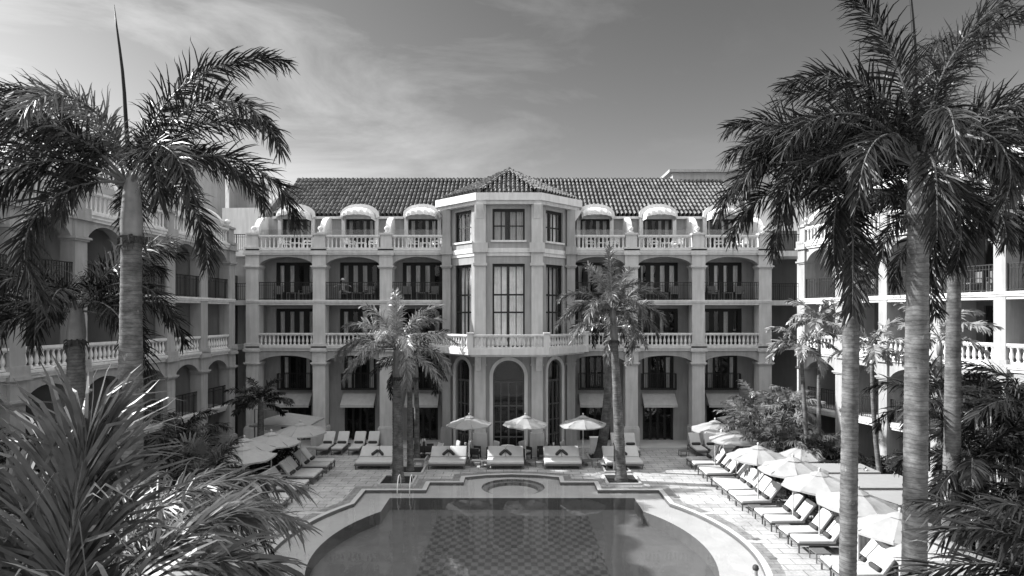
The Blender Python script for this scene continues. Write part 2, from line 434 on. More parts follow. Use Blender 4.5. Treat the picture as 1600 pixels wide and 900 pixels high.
def trunk_mat():
    m = bpy.data.materials.new('palm_trunk_bark'); m.use_nodes = True
    t = m.node_tree; b = t.nodes['Principled BSDF']; b.inputs['Roughness'].default_value = 0.85; b.inputs['Specular IOR Level'].default_value = 0.2
    geo = N_(t, 'ShaderNodeNewGeometry')
    mp = N_(t, 'ShaderNodeMapping'); mp.inputs['Scale'].default_value = (4.5, 4.5, 11.0)
    t.links.new(geo.outputs['Position'], mp.inputs[0])
    n1 = N_(t, 'ShaderNodeTexNoise'); n1.inputs['Scale'].default_value = 1.0; n1.inputs['Detail'].default_value = 5; n1.inputs['Roughness'].default_value = 0.78
    t.links.new(mp.outputs[0], n1.inputs[0])
    n2 = N_(t, 'ShaderNodeTexNoise'); n2.inputs['Scale'].default_value = 3.5; n2.inputs['Detail'].default_value = 5
    t.links.new(geo.outputs['Position'], n2.inputs[0])
    mp3 = N_(t, 'ShaderNodeMapping'); mp3.inputs['Scale'].default_value = (7, 7, 3.6)
    t.links.new(geo.outputs['Position'], mp3.inputs[0])
    n3 = N_(t, 'ShaderNodeTexNoise'); n3.inputs['Scale'].default_value = 1.0; n3.inputs['Detail'].default_value = 4; n3.inputs['Roughness'].default_value = 0.6
    t.links.new(mp3.outputs[0], n3.inputs[0])
    r1 = N_(t, 'ShaderNodeMapRange'); r1.inputs[1].default_value = 0.35; r1.inputs[2].default_value = 0.65; r1.inputs[3].default_value = 0.6; r1.inputs[4].default_value = 1.25
    t.links.new(n1.outputs['Fac'], r1.inputs[0])
    r2 = N_(t, 'ShaderNodeMapRange'); r2.inputs[1].default_value = 0.35; r2.inputs[2].default_value = 0.7; r2.inputs[3].default_value = 0.065; r2.inputs[4].default_value = 0.15
    t.links.new(n2.outputs['Fac'], r2.inputs[0])
    wv = N_(t, 'ShaderNodeTexWave', wave_type='BANDS', bands_direction='Z'); wv.inputs['Scale'].default_value = 3.6; wv.inputs['Distortion'].default_value = 4.5; wv.inputs['Detail'].default_value = 3; wv.inputs['Detail Scale'].default_value = 0.8
    t.links.new(geo.outputs['Position'], wv.inputs[0])
    rw_ = N_(t, 'ShaderNodeMapRange'); rw_.inputs[1].default_value = 0.0; rw_.inputs[2].default_value = 0.22; rw_.inputs[3].default_value = 0.68; rw_.inputs[4].default_value = 1.0
    t.links.new(wv.outputs['Fac'], rw_.inputs[0])
    # pale lichen blotches
    r3 = N_(t, 'ShaderNodeMapRange'); r3.inputs[1].default_value = 0.66; r3.inputs[2].default_value = 0.72; r3.inputs[3].default_value = 0.0; r3.inputs[4].default_value = 0.09
    t.links.new(n3.outputs['Fac'], r3.inputs[0])
    mw = N_(t, 'ShaderNodeMath', operation='MULTIPLY'); t.links.new(r1.outputs[0], mw.inputs[0]); t.links.new(rw_.outputs[0], mw.inputs[1])
    mu = N_(t, 'ShaderNodeMath', operation='MULTIPLY_ADD'); t.links.new(mw.outputs[0], mu.inputs[0]); t.links.new(r2.outputs[0], mu.inputs[1]); t.links.new(r3.outputs[0], mu.inputs[2])
    cc = N_(t, 'ShaderNodeCombineColor')
    for i in range(3): t.links.new(mu.outputs[0], cc.inputs[i])
    t.links.new(cc.outputs[0], b.inputs['Base Color'])
    bp = N_(t, 'ShaderNodeBump'); bp.inputs['Strength'].default_value = 0.5; bp.inputs['Distance'].default_value = 0.02
    t.links.new(n1.outputs['Fac'], bp.inputs['Height']); t.links.new(bp.outputs[0], b.inputs['Normal'])
    return m
M['trunk'] = trunk_mat()

# ---------------------------------------------------------------- ground, deck, pool
PC = 21.4   # centre of the round part of the pool (y)
def arc(r, a0, a1, n, c=(0, PC)):
    return [(c[0] + r * cos(a0 + (a1 - a0) * i / n), c[1] + r * sin(a0 + (a1 - a0) * i / n)) for i in range(n + 1)]
def pool_outline(r, corner_x, yb, steps):
    a = math.acos(corner_x / r)
    right = steps
    pts = arc(r, -pi - (-a) - 2 * a if False else -(pi + a), a, 72)   # round part, from the far left corner round the near side to the far right corner
    return pts
def outline_W(off=0.0):
    r = 8.45 + off; xk = 6.95 + off
    a = math.acos(xk / r)
    pts = arc(r, -(pi + a), a, 84)           # from the left corner, round the near side, to the right corner
    st = [(6.95 + off, 28.2 + off), (4.07 + off, 28.2 + off), (4.07 + off, 29.5 + off), (2.4 + off, 29.5 + off), (2.4 + off, 30.45 + off), (1.3, 30.85 + off)]
    pts += st + [(0, 31.0 + off)] + [(-x, y) for x, y in st[::-1]]
    return pts
def outline_D():
    r = 7.05; xk = 5.65
    a = math.acos(xk / r)
    pts = arc(r, -(pi + a), a, 84)
    pts += [(5.65, 27.5), (-5.65, 27.5)]
    return pts
def fill(loops, z, name, m):
    bm = bmesh.new()
    es = []
    for lp in loops:
        vs = [bm.verts.new((p[0], p[1], z)) for p in lp]
        for i in range(len(vs)):
            es.append(bm.edges.new((vs[i], vs[(i + 1) % len(vs)])))
    bmesh.ops.triangle_fill(bm, use_beauty=True, use_dissolve=False, edges=es, normal=(0, 0, 1))
    for f in bm.faces:
        if f.normal.z < 0: f.normal_flip()
    me = bpy.data.meshes.new(name); bm.to_mesh(me); bm.free(); me.materials.append(m)
    return put(name, me)
def wallstrip(lp, z0, z1, name, m):
    mb = MB(); n = len(lp)
    vs = [(p[0], p[1], z0) for p in lp] + [(p[0], p[1], z1) for p in lp]
    mb.add(vs, [(i, (i + 1) % n, n + (i + 1) % n, n + i) for i in range(n)])
    return mb.build(name, m)
OW, OD = outline_W(), outline_D()
SPA = [(0.05 + 1.55 * cos(2 * pi * i / 40), 29.26 + 1.45 * sin(2 * pi * i / 40)) for i in range(40)]
SPA2 = [(0.05 + 1.25 * cos(2 * pi * i / 40), 29.26 + 1.17 * sin(2 * pi * i / 40)) for i in range(40)]
BIG = [(-900, -60), (900, -60), (900, 1500), (-900, 1500)]
OUT3 = outline_W(0.95)
struct(fill([BIG, OUT3], 0.0, 'pool_deck', M['deck']))
# stone edging, tile band with pale breaks, stone edging
def ring(o1, o2, z, name, m):
    mb = MB(); n = len(o1)
    mb.add([(p[0], p[1], z) for p in o1] + [(p[0], p[1], z) for p in o2], [(i, (i + 1) % n, n + (i + 1) % n, n + i) for i in range(n)])
    return mb.build(name, m)
O1, O2 = outline_W(0.22), outline_W(0.62)
struct(ring(OW, O1, 0.0, 'pool_coping', M['coping']))
struct(ring(O1, O2, 0.0, 'pool_tile_band', M['band']))
struct(ring(O2, OUT3, 0.0, 'pool_deck_edging', M['deck']))
br = MB()
for k in range(3, len(O1) - 14, 7):
    a, b, c, d = O1[k], O1[k + 1], O2[k + 1], O2[k]
    mid = lambda p, q, t: (p[0] + (q[0] - p[0]) * t, p[1] + (q[1] - p[1]) * t)
    a2, b2, c2, d2 = mid(a, b, .15), mid(a, b, .6), mid(d, c, .6), mid(d, c, .15)
    br.add([(p[0], p[1], 0.004) for p in (a2, b2, c2, d2)], [(0, 1, 2, 3)])
struct(br.build('pool_band_break', M['coping']))
struct(wallstrip(OW, -0.16, 0.0, 'pool_rim', M['floor_plain']))
struct(fill([OW, OD, SPA], -0.16, 'pool_ledge', M['ledge']))
struct(wallstrip(OD, -0.70, -0.16, 'pool_side', M['floor_plain']))
MOS = [(-3.3, 14.6), (3.4, 14.6), (3.4, 26.6), (-3.3, 26.6)]
struct(fill([OD, MOS], -0.70, 'pool_floor', M['floor_plain']))
struct(fill([MOS], -0.70, 'pool_mosaic_floor', M['floor_mosaic']))
struct(wallstrip(SPA, -0.27, -0.16, 'spa_side', M['band']))
struct(ring(SPA2, SPA, -0.27, 'spa_step', M['band']))
struct(wallstrip(SPA2, -0.42, -0.27, 'spa_inner_side', M['band']))
struct(fill([SPA2], -0.42, 'spa_floor', M['ledge']))
struct(fill([OW], -0.05, 'pool_water', M['water']))
# garden beds either side
struct(fill([[(-16.4, 6), (-12.4, 6), (-12.4, 34.5), (-16.2, 34.5)]], 0.004, 'garden_soil', M['soil']))
struct(fill([[(14.2, 6), (22, 6), (16.4, 33.5), (13.0, 33.5)]], 0.004, 'garden_soil', M['soil']))
struct(fill([[(-12.3, 4), (-9.0, 4), (-9.0, 17.5), (-12.3, 19)]], 0.004, 'garden_soil', M['soil']))

# ---------------------------------------------------------------- building kit
Z1, Z2, Z3, Z4, ZR = 3.45, 6.35, 9.23, 12.41, 14.76

def wall_holes(mb, u0, u1, z0, z1, holes, d=0.0, th=0.25):
    us = sorted(set([u0, u1] + [min(max(h[i], u0), u1) for h in holes for i in (0, 1)]))
    zs = sorted(set([z0, z1] + [min(max(h[i], z0), z1) for h in holes for i in (2, 3)]))
    inside = lambda u, z: any(h[0] < u < h[1] and h[2] < z < h[3] for h in holes)
    for i in range(len(us) - 1):
        for j in range(len(zs) - 1):
            uc, zc = (us[i] + us[i + 1]) / 2, (zs[j] + zs[j + 1]) / 2
            if not inside(uc, zc):
                mb.add([(us[i], d, zs[j]), (us[i + 1], d, zs[j]), (us[i + 1], d, zs[j + 1]), (us[i], d, zs[j + 1])], [(0, 1, 2, 3)])
    for (a, b, c, e) in holes:
        mb.add([(a, d, c), (a, d + th, c), (a, d + th, e), (a, d, e)], [(0, 1, 2, 3)])
        mb.add([(b, d, c), (b, d, e), (b, d + th, e), (b, d + th, c)], [(0, 1, 2, 3)])
        mb.add([(a, d, e), (a, d + th, e), (b, d + th, e), (b, d, e)], [(0, 1, 2, 3)])
        mb.add([(a, d, c), (b, d, c), (b, d + th, c), (a, d + th, c)], [(0, 1, 2, 3)])
    return mb

def arch_mb(w, zs, zc, zt, d0, d1, n=18, p=2.0, over=0.0):
    """panel over an opening of width w, its soffit an arc from (±w/2, zs) up to zc"""
    mb = MB(); vs = []; fs = []
    for i in range(n + 1):
        t = -1 + 2 * i / n
        x = w / 2 * sin(t * pi / 2)
        z = zs + (zc - zs) * (1 - abs(x / (w / 2)) ** p) ** (1 / p) if abs(x) < w / 2 - 1e-6 else zs
        vs += [(x, d0, z), (x, d0, zt), (x, d1, z), (x, d1, zt)]
    for i in range(n):
        a, b = 4 * i, 4 * i + 4
        fs += [(a, b, b + 1, a + 1), (a + 2, a + 3, b + 3, b + 2), (a, a + 2, b + 2, b), (a + 1, b + 1, b + 3, a + 3)]
    return mb.add(vs, fs)

def pillar_mb(w, ztop, plinth=True, tall=False, dp=None):
    h = w / 2; dp = dp or w
    mb = MB()
    def st(e, z0, z1):
        mb.box(-h - e, h + e, -e, dp, z0, z1)
    if plinth: st(0.10, 0.0, 1.25); st(0.06, 1.25, 1.33)
    st(0.0, 1.33 if plinth else 0, 5.18)
    st(0.07, 5.18, 5.25); st(0.12, 5.25, 5.34)
    st(0.03, 5.34, 6.02); st(0.14, 6.02, 6.16); st(0.10, 6.16, 6.52)
    st(0.0, 6.52, 11.2)
    st(0.06, 11.2, 11.28); st(0.12, 11.28, 11.37); st(0.03, 11.37, 12.03)
    st(0.14, 12.03, 12.14); st(0.10, 12.14, 12.52)
    if tall:
        st(0.0, 12.52, 14.8)
    else:
        mb.box(-h + 0.04, h - 0.04, 0.04, dp - 0.2, 12.52, 13.30)
        mb.box(-h - 0.02, h + 0.02, -0.04, dp - 0.12, 13.30, 13.42)
        mb.box(-0.16, 0.16, 0.13, 0.45, 13.42, 13.50)
    return mb
def finial_mb():
    return MB().lathe([(0.10, 0), (0.07, 0.05), (0.08, 0.09), (0.15, 0.16), (0.17, 0.23), (0.14, 0.31), (0.05, 0.37), (0.01, 0.38)], 12)

BAL_V = [(0.075, 0), (0.075, 0.05), (0.045, 0.08), (0.06, 0.14), (0.085, 0.22), (0.075, 0.32), (0.045, 0.46), (0.04, 0.54), (0.065, 0.57), (0.065, 0.62)]
BAL_S = [(0.06, 0), (0.06, 0.07), (0.04, 0.1), (0.055, 0.25), (0.05, 0.4), (0.04, 0.54), (0.06, 0.57), (0.06, 0.64)]
def balustrade_mb(L, prof, h, pitch=0.245):
    mb = MB()
    mb.box(-L / 2, L / 2, -0.02, 0.20, 0.0, 0.07)
    mb.box(-L / 2, L / 2, -0.04, 0.22, h - 0.10, h)
    mb.box(-L / 2, L / 2, 0.0, 0.18, h - 0.15, h - 0.10)
    n = max(2, int(L / pitch))
    k = (h - 0.15 - 0.07) / prof[-1][1]
    for i in range(n):
        u = -L / 2 + L * (i + 0.5) / n
        mb.lathe([(r, z * k) for r, z in prof], 8, (u, 0.09, 0.07), caps=False)
    return mb
def railing_mb(L, h, pitch=0.12, bar=0.011):
    mb = MB()
    mb.box(-L / 2, L / 2, -0.025, 0.025, h - 0.04, h)
    mb.box(-L / 2, L / 2, -0.015, 0.015, 0.06, 0.09)
    mb.box(-L / 2, L / 2, -0.012, 0.012, h - 0.2, h - 0.18)
    n = int(L / pitch)
    for i in range(n + 1):
        u = -L / 2 + L * i / n
        b = bar if i % 8 else 0.022
        mb.box(u - b, u + b, -b, b, 0.0 if i % 8 == 0 else 0.075, h - 0.02)
    return mb
def french_mb(w, h, leaves, stile, lower, rows=1, head=0.1, bar=0.035):
    """timber frame with glazed leaves; returns frame"""
    mb = MB()
    mb.box(-w / 2, -w / 2 + 0.07, 0, 0.12, 0, h)
    mb.box(w / 2 - 0.07, w / 2, 0, 0.12, 0, h)
    mb.box(-w / 2 + 0.07, w / 2 - 0.07, 0, 0.12, h - head, h)
    lw = (w - 0.14) / leaves
    for k in range(leaves):
        a = -w / 2 + 0.07 + k * lw
        mb.box(a, a + stile, 0.02, 0.08, 0, h - head)
        mb.box(a + lw - stile, a + lw, 0.02, 0.08, 0, h - head)
        if lower: mb.box(a + stile, a + lw - stile, 0.025, 0.075, 0, lower)
        mb.box(a + stile, a + lw - stile, 0.025, 0.075, h - head - 0.1, h - head)
        for r in range(1, rows):
            z = lower + (h - head - 0.1 - lower) * r / rows
            mb.box(a + stile, a + lw - stile, 0.03, 0.07, z - bar / 2, z + bar / 2)
        mb.box(a + lw / 2 - 0.012, a + lw / 2 + 0.012, 0.03, 0.05, 0, 0.001)
    return mb
def curtain_mb(strips, z0, z1, d=0.32):
    mb = MB()
    for (a, b) in strips:
        n = max(6, int((b - a) / 0.04)); vs = []; fs = []
        for i in range(n + 1):
            u = a + (b - a) * i / n
            dd = d + 0.035 * sin(u * 41) + 0.012 * sin(u * 97)
            vs += [(u, dd, z0), (u, dd, z1)]
        for i in range(n): fs.append((2 * i, 2 * i + 2, 2 * i + 3, 2 * i + 1))
        mb.add(vs, fs)
    return mb
def pane_mb(w, h): return MB().add([(-w / 2, 0.05, 0), (w / 2, 0.05, 0), (w / 2, 0.05, h), (-w / 2, 0.05, h)], [(0, 1, 2, 3)])

def hood_mb(w, d, hb, hf, val):
    """curved dormer awning: arched at the back, dipping to a lower front lip with a valance"""
    mb = MB(); n = 14; rows = 6
    vs = []; fs = []
    for j in range(rows + 1):
        t = j / rows
        dd = -d * sin(t * pi / 2)
        hh = hf + (hb - hf) * cos(t * pi / 2)
        ww = w * (1 - 0.06 * t); g_ = t * 0.05
        for i in range(n + 1):
            a = pi * i / n
            vs.append((-ww / 2 * cos(a), dd * (1 - g_ * (i % 2)), hh * (1 - 0.07 * (i % 2)) * (sin(a) ** 0.75 if 0 < i < n else 0)))
    for j in range(rows):
        for i in range(n):
            k = j * (n + 1) + i
            fs.append((k, k + 1, k + n + 2, k + n + 1))
    b = len(vs)
    for i in range(n + 1):
        p = vs[rows * (n + 1) + i]; vs.append((p[0], p[1] - 0.01, p[2] - val))
    for i in range(n):
        k = rows * (n + 1) + i
        fs.append((k, k + 1, b + i + 1, b + i))
    # side flaps
    for sgn, i in ((-1, 0), (1, n)):
        c = len(vs)
        for j in range(rows + 1):
            p = vs[j * (n + 1) + i]; vs.append((p[0], p[1], p[2] - val))
        for j in range(rows):
            q = [j * (n + 1) + i, (j + 1) * (n + 1) + i, c + j + 1, c + j]
            fs.append(tuple(q))
    mb.add(vs, fs); return mb

def slope_awning_mb(w, d, h, val=0.16):
    mb = MB()
    p = [(0, h), (0, h - 0.03), (-d + 0.02, -0.03), (-d + 0.02, -val), (-d, -val), (-d, 0)]
    mb.prism(p, -w / 2, w / 2, 'x')
    mb.prism([(0, h - 0.05), (-d + 0.03, -0.05), (0, -0.1)], -w / 2 + 0.0, -w / 2 + 0.012, 'x')
    mb.prism([(0, h - 0.05), (-d + 0.03, -0.05), (0, -0.1)], w / 2 - 0.012, w / 2, 'x')
    return mb

def tile_roof(mb, o, ud, sd, width, vmax, colw=0.285, row=0.56, u0=0.0, vmin=None):
    """barrel tiles as one relief sheet; o eave corner, ud along the eave, sd up the slope; vmax(u) slope length"""
    o, ud, sd = V(o), V(ud).normalized(), V(sd).normalized()
    nd = ud.cross(sd); 
    if nd.z < 0: nd = -nd
    ncol = max(1, int(round(width / colw))); cw = width / ncol
    prof = [(-0.5, -0.14), (-0.31, -0.12), (-0.28, 0.09), (-0.19, 0.15), (0, 0.185), (0.19, 0.15), (0.28, 0.09), (0.31, -0.12)]
    us = []
    for c in range(ncol):
        for x, h in prof: us.append(((c + 0.5 + x) * cw, h, c))
    us.append((width, 0.0, ncol))
    mx = max(vmax(u[0]) for u in us)
    nr = int(mx / row) + 1
    vl = []
    for r in range(nr):
        for fr, hh in ((0.0, 0.06), (0.0001, 0.06), (0.5, 0.035), (0.985, 0.0)): vl.append(((r + fr) * row, hh, r))
    rng = random.Random(5)
    jit = {}
    vs = []; fs = []; nu = len(us)
    for v, hh, r in vl:
        for u, h, c in us:
            k = (c, r)
            if k not in jit: jit[k] = (rng.uniform(-0.012, 0.012), rng.uniform(-0.03, 0.03))
            vm = vmax(u)
            off = jit[k][1] if h > 0 else 0
            vv = min(max(v + off, -0.02), vm)
            lift = h * (1 - 0.12 * (hh < 0.01)) + (hh if h > 0.01 else hh * 0.1) + (jit[k][0] if h > 0.01 else 0)
            vs.append(o + ud * u + sd * vv + nd * lift)
    nv = len(vl)
    for j in range(nv - 1):
        for i in range(nu - 1):
            a = j * nu + i
            if vl[j][0] > max(vmax(us[i][0]), vmax(us[i + 1][0])) + 0.05: continue
            fs.append((a, a + 1, a + nu + 1, a + nu))
    mb.add(vs, fs); return mb
def ridge_caps(mb, a, b, r=0.13, step=0.5):
    a, b = V(a), V(b); L = (b - a).length; n = max(1, int(L / step))
    for i in range(n):
        p, q = a.lerp(b, i / n), a.lerp(b, (i + 1.08) / n)
        mb.tube([p, q], [r * 1.08, r * 0.92], 8)

CACHE = {}
def cached(key, fn, m, smooth=False):
    if key not in CACHE: CACHE[key] = fn().mesh(key.split('|')[0], M[m], smooth)
    return CACHE[key]

# ---------------------------------------------------------------- a façade of arcaded bays (local: u along, d inward, z up)
def bays(root, us, pw, db, zs1, zs3, wing=False, end_post=(True, True), roof=(0, 0), dm_w=2.4, skip_pillars=(), rail_first=False, rng=random.Random(1), dp=None):
    dp = dp or pw
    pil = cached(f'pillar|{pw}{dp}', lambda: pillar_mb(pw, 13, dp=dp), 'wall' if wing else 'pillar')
    fin = cached('finial|1', finial_mb, 'trim', True)
    holes = []; attic_holes = []
    L0, L1 = us[0] - pw / 2, us[-1] + pw / 2
    for i, u in enumerate(us):
        if i in skip_pillars: continue
        p = put('pillar', pil, root, (u, 0, 0))
        put('finial', fin, p, (0, 0.29, 13.5))
    for i in range(len(us) - 1):
        a, b = us[i] + pw / 2, us[i + 1] - pw / 2
        w = b - a; c = (a + b) / 2
        key = f'{w:.2f}'
        put('arch', cached('arch|g' + key + str(zs1), lambda: arch_mb(w, zs1, 5.76, 6.06, 0.08, dp - 0.1), 'wall'), root, (c, 0, 0))
        put('arch', cached('arch|t' + key + str(zs3), lambda: arch_mb(w, zs3, 11.93, 12.06, 0.08, dp - 0.1), 'wall'), root, (c, 0, 0))
        put('balustrade', cached('balustrade|v' + key, lambda: balustrade_mb(w, BAL_V, 0.80), 'trim', 'auto'), root, (c, 0.06, Z2 + 0.02))
        put('balustrade', cached('balustrade|s' + key, lambda: balustrade_mb(w, BAL_S, 0.86), 'trim', 'auto'), root, (c, 0.06, Z4 + 0.02))
        put('glass_panel', cached('glass_panel|' + key, lambda: MB().box(-w / 2 + .05, w / 2 - .05, 0, 0.015, 0, 0.34), 'clear_glass'), root, (c, 0.2, Z4 + 0.90))
        put('railing', cached('railing|' + key, lambda: railing_mb(w, 1.12), 'iron'), root, (c, 0.12, Z3))
        if rail_first: put('railing', cached('railing|' + key, lambda: railing_mb(w, 1.12), 'iron'), root, (c, 0.25, 3.12))
        # openings in the back wall
        w2 = min(2.62, w - 0.5)
        for z in (Z2, Z3):
            h = 2.36 if z == Z2 else 2.5
            holes.append((c - w2 / 2, c + w2 / 2, z + 0.02, z + h))
            d = put('door', cached(f'door|{w2:.2f}{h}', lambda: french_mb(w2, h - 0.02, 4, 0.155, 0.55), 'wood'), root, (c, db + 0.1, z + 0.02))
            put('pane', cached(f'pane|{w2:.2f}{h}', lambda: pane_mb(w2 - .1, h - .1), 'glass'), d)
            lw = w2 / 4
            pick = [k for k in range(4) if rng.random() < 0.78]
            if pick:
                put('curtain', curtain_mb([(-w2 / 2 + k * lw + 0.1, -w2 / 2 + (k + 1) * lw - 0.1 - rng.uniform(0, .2)) for k in pick], 0.1, h - 0.15).mesh('curtain', M['curtain'], True), d)
        w1 = min(2.05, w - 0.7)
        if not rail_first:
            holes.append((c - w1 / 2, c + w1 / 2, Z1, Z1 + 2.3))
            d = put('window', cached(f'window|{w1:.2f}', lambda: french_mb(w1, 2.28, 4, 0.07, 0.0, 2), 'wood'), root, (c, db + 0.1, Z1))
            put('pane', cached(f'pane|w{w1:.2f}', lambda: pane_mb(w1 - .1, 2.2), 'glass'), d)
            put('curtain', curtain_mb([(-w1 / 2 + .12, -w1 / 2 + .42 + rng.uniform(0, .25)), (w1 / 2 - .5, w1 / 2 - .15)], 0.05, 2.1).mesh('curtain', M['curtain'], True), d)
            put('balcony_railing', cached(f'balcony_railing|{w1:.2f}', lambda: juliet_mb(w1 + 0.2), 'iron'), root, (c, db, Z1 - 0.02))
            put('awning', cached('awning|g', lambda: slope_awning_mb(2.15, 0.75, 0.72), 'awning'), root, (c, db - 0.01, 2.52))
            holes.append((c - 1.0, c + 1.0, 0.12, 2.5))
            d = put('door', cached('door|g', lambda: french_mb(2.0, 2.36, 4, 0.075, 0.0, 2), 'wood'), root, (c, db + 0.1, 0.12))
            put('pane', cached('pane|g', lambda: pane_mb(1.9, 2.3), 'glass'), d)
        else:
            holes.append((c - w1 / 2, c + w1 / 2, 3.14, 5.4))
            d = put('door', cached(f'door|f{w1:.2f}', lambda: french_mb(w1, 2.24, 2, 0.12, 0.4), 'wood'), root, (c, db + 0.1, 3.14))
            put('pane', cached(f'pane|f{w1:.2f}', lambda: pane_mb(w1 - .1, 2.2), 'glass'), d)
        # attic dormer
        aw = min(1.93, w - 0.8)
        da = db + 0.35
        attic_holes.append((c - aw / 2, c + aw / 2, Z4 + 0.03, Z4 + 2.3))
        dm = MB()
        s = aw / 2
        prof = [(-s - 0.24, Z4), (-s, Z4), (-s, Z4 + 2.3), (s, Z4 + 2.3), (s, Z4), (s + 0.24, Z4), (s + 0.24, ZR - 0.1)]
        for q in range(0, 13):
            an = pi * q / 12
            prof.append(((s + 0.24) * cos(an), ZR - 0.1 + 0.78 * sin(an) ** 0.8))
        prof.append((-s - 0.24, ZR - 0.1)) if False else None
        dm.prism(prof, da - 0.32, da + 1.3, 'y')
        # eyebrow moulding
        for q in range(12):
            a0, a1 = pi * q / 12, pi * (q + 1) / 12
            f = lambda an, e: ((s + 0.24 + e) * cos(an), ZR - 0.1 + e * 0.4 + (0.78 + e) * sin(an) ** 0.8)
            dm.prism([f(a0, -0.13), f(a0, 0.07), f(a1, 0.07), f(a1, -0.13)], da - 0.45, da - 0.31, 'y')
        put('dormer', cached(f'dormer|{aw:.2f}{da:.2f}', lambda: dm, 'trim'), root, (c, 0, 0))
        d = put('door', cached(f'door|a{aw:.2f}', lambda: french_mb(aw, 2.26, 4, 0.10, 0.35), 'wood'), root, (c, da - 0.05, Z4 + 0.03))
        put('pane', cached(f'pane|a{aw:.2f}', lambda: pane_mb(aw - .1, 2.2), 'glass'), d)
        put('curtain', curtain_mb([(-aw / 2 + .1, -aw / 2 + .4), (aw / 2 - .85, aw / 2 - .6), (aw / 2 - .42, aw / 2 - .12)], 0.1, 2.1).mesh('curtain', M['curtain'], True), d)
        put('awning', cached(f'awning|a{aw:.2f}', lambda: hood_mb(aw + 0.12, 0.95, 0.72, 0.30, 0.17), 'awning_pale'), root, (c, da - 0.33, ZR - 0.16))
    # partitions and curved attic buttresses on each pillar line
    part = cached(f'partition|{db}', lambda: MB().box(-0.14, 0.14, dp - 0.02, db + 0.3, 0.02, 5.98).box(-0.14, 0.14, dp - 0.02, db + 0.3, 6.36, 8.9).box(-0.14, 0.14, dp - 0.02, db + 0.3, 9.24, 12.0), 'recess')
    da = db + 0.35
    def butt():
        pr = [(0.5, Z4), (0.5, Z4 + 0.95)]
        for q in range(9):
            an = (pi / 2) * q / 8
            pr.append((0.55 + (da - 0.55) * (1 - cos(an)), Z4 + 0.98 + (ZR - 0.06 - Z4 - 0.98) * sin(an)))
        pr.append((da, Z4))
        return MB().prism(pr, -0.17, 0.17, 'x')
    bt = cached(f'buttress|{db}', butt, 'trim')
    for i, u in enumerate(us):
        put('partition', part, root, (u, 0, 0))
        put('buttress', bt, root, (u, 0, 0))
    # back walls
    mb = wall_holes(MB(), L0, L1, 0.0, 6.0, [h for h in holes if h[3] < 6.0], db, 0.25)
    wall_holes(mb, L0, L1, 6.0, 12.2, [h for h in holes if h[3] > 6.0], db, 0.25)
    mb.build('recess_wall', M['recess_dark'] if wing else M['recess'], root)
    mb = wall_holes(MB(), L0, L1, Z4, ZR, attic_holes, da, 0.3)
    mb.build('attic_wall', M['wall'], root)
    # floor slabs with moulded fasciae
    def slab(z0, z1, d0, lip, name='floor_slab'):
        s = MB(); s.box(L0 + 0.02, L1 - 0.02, d0, db + 2.6, z0, z1)
        if lip:
            s.box(L0 + 0.02, L1 - 0.02, d0 - 0.06, d0, z0 + 0.12, z1 - 0.003)
            s.box(L0 + 0.02, L1 - 0.02, d0 - 0.10, d0 - 0.06, z1 - 0.10, z1 - 0.006)
        s.build(name, M['trim'], root)
    slab(6.055, Z2, 0.0, True); slab(8.92, Z3, 0.03, True); slab(12.055, Z4, 0.0, True)
    if rail_first: slab(2.78, 3.12, 0.2, True)
    MB().box(L0, L1, -0.4, db, 0.004, 0.12).build('plinth', M['coping'], root)
    # rooms behind the glass, and end walls
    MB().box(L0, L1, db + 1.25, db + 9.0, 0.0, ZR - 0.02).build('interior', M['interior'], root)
    for u, s in ((L0, 1), (L1, -1)):
        MB().box(min(u, u + s * 0.2), max(u, u + s * 0.2), db + 0.001, db + 9.0, 0.01, ZR - 0.03).build('end_wall', M['wall'], root)
        pr = [(da, ZR - 0.05), (da + 4.55, ZR + 3.3), (db + 9.0, ZR - 0.05)]
        MB().prism(pr, min(u, u + s * 0.2), max(u, u + s * 0.2), 'x').build('gable', M['wall'], root)
    # tiled roof
    e0 = da - 0.22; ridge_d = da + 4.3; rz = ZR + 3.36
    r0, r1 = L0 + roof[0], L1 + roof[1]
    SL = sqrt((ridge_d - e0) ** 2 + (rz - ZR) ** 2)
    sd = V((0, ridge_d - e0, rz - ZR)).normalized()
    mb = tile_roof(MB(), (r0, e0, ZR + 0.02), (1, 0, 0), sd, r1 - r0, lambda u: SL)
    ridge_caps(mb, (r0, ridge_d, rz + 0.06), (r1, ridge_d, rz + 0.06))
    mb.add([(r0, ridge_d, rz), (r1, ridge_d, rz), (r1, ridge_d + 4.6, ZR), (r0, ridge_d + 4.6, ZR)], [(0, 1, 2, 3)])
    mb.build('roof', M['tile'], root, smooth='auto')
    MB().box(r0, r1, e0 - 0.03, da, ZR - 0.16, ZR + 0.0).build('eave', M['trim'], root)

def juliet_mb(w):
    mb = MB(); dd = 0.34; h = 1.06
    mb.box(-w / 2, w / 2, -dd, 0.0, 0, 0.05)
    for z in (0.08, h - 0.03):
        mb.box(-w / 2, w / 2, -dd, -dd + 0.03, z, z + 0.035)
        mb.box(-w / 2, -w / 2 + 0.03, -dd + 0.03, 0, z, z + 0.035); mb.box(w / 2 - 0.03, w / 2, -dd + 0.03, 0, z, z + 0.035)
    n = int(w / 0.11)
    for i in range(n + 1):
        u = -w / 2 + 0.012 + (w - 0.024) * i / n
        mb.box(u - 0.011, u + 0.011, -dd + 0.005, -dd + 0.027, 0.05, h)
    for k in range(1, 4):
        for u in (-w / 2 + 0.015, w / 2 - 0.015):
            d = -dd + dd * k / 4
            mb.box(u - 0.01, u + 0.01, d - 0.01, d + 0.01, 0.05, h)
    return mb

